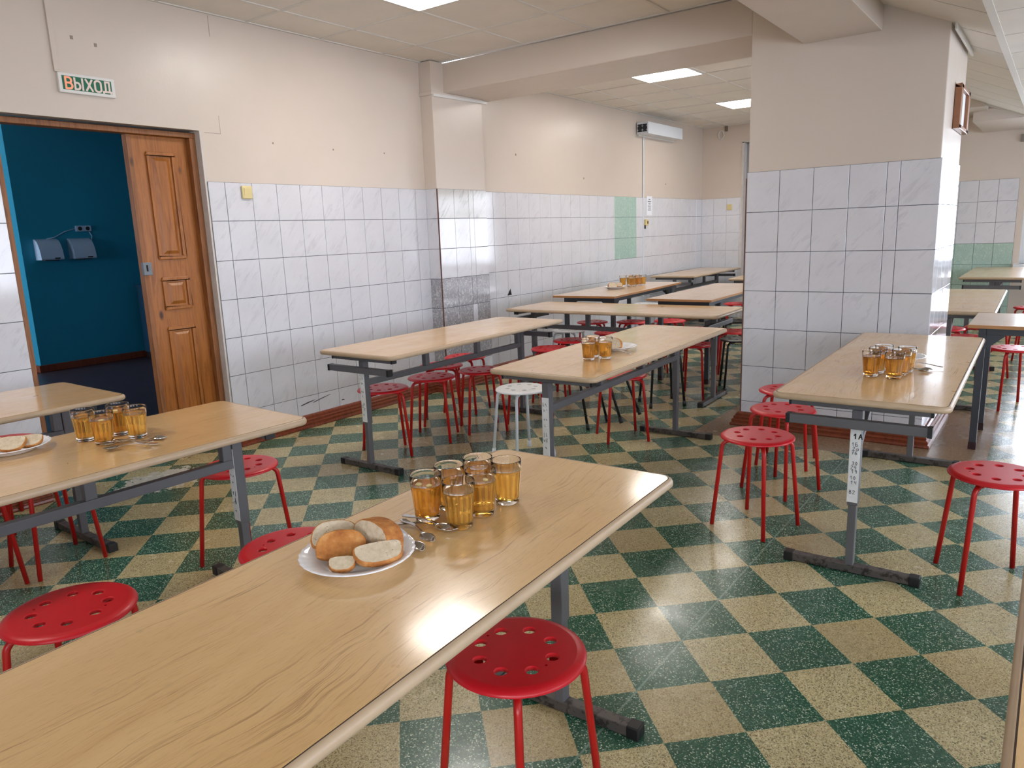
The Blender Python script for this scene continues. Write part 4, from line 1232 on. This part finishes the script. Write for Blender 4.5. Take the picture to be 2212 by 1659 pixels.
# ------------------------------------------------------------------ bread
def slice_mesh(b, w, h, th, seed, heel=False, dome=1.0):
    """slice of a long loaf, outline in local XZ, thickness along Y"""
    rnd = random.Random(seed); n = 44; pts = []
    for k in range(n):
        a = 2 * PI * k / n - PI / 2
        x = math.copysign(abs(math.cos(a)) ** .75, math.cos(a)) * w / 2
        s = math.sin(a)
        z = h * .36 + (h * .64 * dome * abs(s) ** .9 if s > 0 else -h * .36 * abs(s) ** .42)
        j = 1 + rnd.uniform(-.012, .012); pts.append((x * j, z * j))
    rings = []
    cx, cz = 0, h * .42
    lay = [(-th / 2, .0), (-th / 2 + .0005, .955), (-th / 2 + .002, 1.0), (0, 1.006), (th / 2 - .002, 1.0), (th / 2 - .0005, .955), (th / 2, .0)]
    def face(y, sgn):
        vs = [(cx, y, cz)]; fs = []
        for q, f in enumerate((.35, .68, .94)):
            for (x, z) in pts: vs.append((cx + (x - cx) * f, y + rnd.uniform(-.0003, .0003), cz + (z - cz) * f))
        for k in range(n): fs.append((0, 1 + k, 1 + (k + 1) % n))
        for q in range(2):
            for k in range(n): fs.append((1 + q * n + k, 1 + (q + 1) * n + k, 1 + (q + 1) * n + (k + 1) % n, 1 + q * n + (k + 1) % n))
        return vs, fs
    for y in (-th / 2, th / 2):
        vs, fs = face(y, 1); b.add(vs, fs, 1 if (heel and y < 0) else 0, True)
    vs = []
    for (y, f) in ((-th / 2, .94), (-th / 2 + .0006, .985), (-th / 2 + .003, 1.0), (0, 1.008), (th / 2 - .003, 1.0), (th / 2 - .0006, .985), (th / 2, .94)):
        for (x, z) in pts: vs.append((cx + (x - cx) * f, y, cz + (z - cz) * f))
    fs = []
    for i in range(6):
        for k in range(n): fs.append((i * n + k, i * n + (k + 1) % n, (i + 1) * n + (k + 1) % n, (i + 1) * n + k))
    b.add(vs, fs, 1, True)
UX, UY = (.802, .598), (-.598, .802)         # picture right / away, on a table top
def plate_z(r):
    if r > .127: return 0
    return .0045 if r < .066 else .0045 + (r - .066) / .058 * .023
def bread(plc, u, v, dz, w, h, th, eul, label, seed, heel=False):
    x = plc[0] + UX[0] * u + UY[0] * v; y = plc[1] + UX[1] * u + UY[1] * v
    b = MB(); slice_mesh(b, w, h, th, seed, heel)
    from mathutils import Euler
    Rm = Euler(tuple(math.radians(e_) for e_ in eul)).to_matrix()
    need = -1
    for q in b.v:
        q = Rm @ Vector(q); need = max(need, plate_z(math.hypot(q.x + x - plc[0], q.y + y - plc[1])) - q.z)
    dz = need + .0008 + dz
    t = thing('bread_slice', label, 'bread', (x, y, plc[2] + dz), 0, 'white bread slices')
    t.rotation_mode = 'XYZ'; t.rotation_euler = tuple(math.radians(e_) for e_ in eul)
    # crust and crumb as parts
    cr = MB(); cb = MB()
    idx0 = [f for f, m in zip(b.f, b.m) if m == 0]; idx1 = [f for f, m in zip(b.f, b.m) if m == 1]
    for fl, mb in ((idx0, cb), (idx1, cr)):
        mp = {}
        for f in fl:
            for i in f:
                if i not in mp: mp[i] = len(mp)
        inv = sorted(mp, key=mp.get); mb.add([b.v[i] for i in inv], [[mp[i] for i in f] for f in fl], 0, True)
    cb.build('crumb', M['crumb'], t); cr.build('crust', M['crust'], t)
VA = math.degrees(math.atan2(UX[1], UX[0]))    # angle of picture-right
bread(PL1, .036, .032, 0, .125, .066, .046, (-10, 0, VA - 42), 'thick bread chunk standing at the back of the foreground plate, pale crust', 1)
bread(PL1, -.054, .030, 0, .105, .066, .014, (-50, 0, VA + 14), 'holey bread slice leaning at back left of the foreground plate', 2)
bread(PL1, -.030, -.022, .004, .108, .064, .020, (-42, 0, VA + 8), 'brown crusted heel of bread leaning at front left of the foreground plate', 3, True)
bread(PL1, .046, -.022, 0, .105, .056, .015, (116, 0, VA + 22), 'flat bread slice at front right of the foreground plate, crust outwards', 4)
bread(PL1, -.020, -.052, 0, .056, .036, .012, (118, 0, VA + 6), 'small torn bread piece lowest at the front of the foreground plate', 5)
bread(PL2, .022, -.006, .006, .088, .066, .013, (124, 0, VA + 14), 'bread slice leaning on the left-edge plate, in front', 6)
bread(PL2, .056, .028, 0, .085, .058, .013, (120, 0, VA + 22), 'bread slice behind the leaning one on the left-edge plate', 7)
bread(PL2, -.052, .006, 0, .09, .062, .013, (122, 0, VA - 8), 'bread slice at the far left of the left-edge plate', 8)
bread(PL5, -.012, -.005, 0, .10, .062, .035, (-12, 0, VA - 25), 'single bread chunk on the middle table plate', 9)
bread(PL7, -.022, -.005, 0, .10, .062, .04, (-10, 0, VA + 6), 'bread slice standing on far beech table plate', 10)
bread(PL7, .055, .004, 0, .07, .05, .03, (-30, 0, VA - 25), 'bread piece lying right on the far beech table plate', 11)
def crumbs(z, pts):
    for x, y, s in pts:
        b = MB(); bm = bmesh.new(); bmesh.ops.create_icosphere(bm, subdivisions=1, radius=s)
        vs = [(v.co.x, v.co.y, v.co.z * .6) for v in bm.verts]; bm.verts.index_update(); fs = [[v.index for v in f.verts] for f in bm.faces]; bm.free()
        b.add(vs, fs); yield b
for k, bb in enumerate(crumbs(H1, [(0, 0, .0022)])):
    tag(bb.build('crumb_speck', M['crust'], None, loc=(-2.56, .985, H1 + .001)), 'tiny brown crumb on the left table near its edge', 'crumb')

# ------------------------------------------------------------------ spoons
def make_spoon():
    t = thing('spoon', '', 'spoon', (0, 0, 0), 0, 'steel spoons')
    # bowl at +X end, handle end at -X; total .165
    b = MB(); nu, nv = 18, 10; vs = []
    for i in range(nu + 1):
        f = i / nu; x = .050 + .053 * f
        wv = .0165 * (math.sin(PI * min(1, f ** .8 * .985 + .012)) ** .62)
        d = .0085 * math.sin(PI * f) ** .9
        for j in range(nv + 1):
            s = -1 + 2 * j / nv
            vs.append((x, wv * s, .0095 - d * (1 - s * s) + .0012 * (1 - f)))
    fs = [(i * (nv + 1) + j, (i + 1) * (nv + 1) + j, (i + 1) * (nv + 1) + j + 1, i * (nv + 1) + j + 1) for i in range(nu) for j in range(nv)]
    b.add(vs, fs, 0, True)
    o = b.build('bowl', M['steel'], t)
    md = o.modifiers.new('thick', 'SOLIDIFY'); md.thickness = .0012; md.offset = -1
    b = MB(); n = 16; vs = []
    for i in range(n + 1):
        f = i / n; x = .0515 - .125 * f
        hw = .0030 + .0014 * max(0, 1 - f * 6) + .0062 * max(0, (f - .25) / .75) ** 1.2
        if f > .93: hw *= math.sqrt(max(.05, 1 - ((f - .93) / .075) ** 2))
        z = .0105 + .0070 * math.sin(PI * min(1, f * 1.15)) * (1 - f) - .0065 * f ** 2
        tk = .0013
        for (s, q) in ((-1, -1), (1, -1), (1, 1), (-1, 1)): vs.append((x, hw * s, z + tk * q))
    fs = []
    for i in range(n):
        for k in range(4): fs.append((i * 4 + k, (i + 1) * 4 + k, (i + 1) * 4 + (k + 1) % 4, i * 4 + (k + 1) % 4))
    fs += [(0, 1, 2, 3), (n * 4 + 3, n * 4 + 2, n * 4 + 1, n * 4)]
    b.add(vs, fs); b.build('handle', M['steel'], t, bevel=.0007)
    return t
spoon0 = make_spoon(); spoon_used = [False]
def spoon(hx, hy, bx, by, z, label, roll=0, pitch=0, dz=0):
    o = dup(spoon0) if spoon_used[0] else spoon0
    spoon_used[0] = True
    a = math.atan2(by - hy, bx - hx); L = math.hypot(bx - hx, by - hy)
    cx = (hx + bx) / 2 - math.cos(a) * .015; cy = (hy + by) / 2 - math.sin(a) * .015
    o.location = (cx, cy, z + dz); o.rotation_euler = (math.radians(roll), math.radians(pitch), a); o['label'] = label
spoon(-1.236, 1.208, -1.092, 1.196, H1, 'spoon nearest the glasses in the foreground pile', 0, 0, .012)
spoon(-1.250, 1.170, -1.092, 1.226, H1, 'spoon lying across the foreground pile, tip by the front glass', 0, 0, .0022)
spoon(-1.226, 1.190, -1.098, 1.138, H1, 'spoon in the foreground pile with its bowl on the table', 0, 0, .007)
spoon(-1.226, 1.158, -1.084, 1.094, H1, 'spoon closest to the plate in the foreground pile', 0, 0, .0022)
spoon(-2.475, 1.215, -2.650, 1.170, H1, 'spoon with bowl up, topmost of the left table pile', 0, 2, .015)
spoon(-2.690, 1.185, -2.545, 1.335, H1, 'spoon on the left table whose bowl points right', 180, 0, .0165)
spoon(-2.505, 1.260, -2.600, 1.120, H1, 'spoon at the front of the left table pile', 0, 0, .0022)
spoon(-2.530, 1.270, -2.665, 1.125, H1, 'lowest spoon of the left table pile, bowl leftmost', 0, 0, .006)
spoon(-1.885, 3.640, -2.040, 3.660, H1, 'spoon in front of the plate on the middle table', 0, 0, .0022)
spoon(-.395, 3.865, -.560, 3.900, H1, 'longer reaching spoon right of the glasses on the 1А table', 0, 0, .006)
spoon(-.575, 3.835, -.440, 3.800, H1, 'spoon with dark bowl right of glasses on the 1А table', 180, 0, .0165)
spoon(-.585, 3.790, -.450, 3.755, H1, 'lowest spoon beside the glasses on the 1А table', 0, 0, .0022)
spoon(-3.83, 7.43, -3.98, 7.50, H2, 'spoon nearest the plate on the far beech table', 0, 0, .0022)
spoon(-3.80, 7.48, -3.95, 7.56, H2, 'spoon nearest the glasses on the far beech table', 0, 0, .0022)

# ------------------------------------------------------------------ light
wd = bpy.data.worlds.new('World'); SC.world = wd; wd.use_nodes = True
bg = wd.node_tree.nodes['Background']; bg.inputs[0].default_value = (.80, .87, 1.0, 1); bg.inputs[1].default_value = 8.2
def portal(loc, rot, sx, sy):
    l = bpy.data.lights.new('daylight_portal', 'AREA'); l.shape = 'RECTANGLE'; l.size = sx; l.size_y = sy
    l.cycles.is_portal = True
    o = bpy.data.objects.new('daylight_portal', l); COL.objects.link(o); o.location = loc; o.rotation_euler = rot
for (a, c) in wins: portal((XR + .19, (a + c) / 2, 1.60), (0, PI / 2, 0), 1.5, c - a)
portal(((WX0 + WX1) / 2, YE + .19, (WZ0 + WZ1) / 2), (-PI / 2, 0, 0), WX1 - WX0, WZ1 - WZ0)
portal((-11.6, -1.79, 1.6), (PI / 2, 0, 0), 3.2, 2.0)
portal((-7.6, -1.79, 1.7), (PI / 2, 0, 0), 2.2, 1.0)
portal((1.4, YB - .19, 1.6), (PI / 2, 0, 0), 3.0, 1.5)

# ------------------------------------------------------------------ camera
yaw, pitch, roll, f = 2.2111, .2025, -.0363, 1588.851
fw = Vector((math.cos(yaw) * math.cos(pitch), math.sin(yaw) * math.cos(pitch), -math.sin(pitch)))
r0 = Vector((math.sin(yaw), -math.cos(yaw), 0)); u0 = r0.cross(fw)
rr = r0 * math.cos(roll) + u0 * math.sin(roll); uu = u0 * math.cos(roll) - r0 * math.sin(roll)
cam = bpy.data.cameras.new('Camera'); cam.sensor_fit = 'HORIZONTAL'; cam.sensor_width = 36; cam.lens = f / 2212 * 36
cam.clip_start = .02
co = bpy.data.objects.new('Camera', cam); COL.objects.link(co)
mt = Matrix(((rr.x, uu.x, -fw.x, 0), (rr.y, uu.y, -fw.y, 0), (rr.z, uu.z, -fw.z, 1.449), (0, 0, 0, 1)))
co.matrix_world = mt
SC.camera = co
vs_ = SC.view_settings
SC.display_settings.display_device = 'sRGB'
vs_.view_transform = 'Standard'; vs_.look = 'None'; vs_.exposure = 0.7; vs_.gamma = 1.0; vs_.use_curve_mapping = False
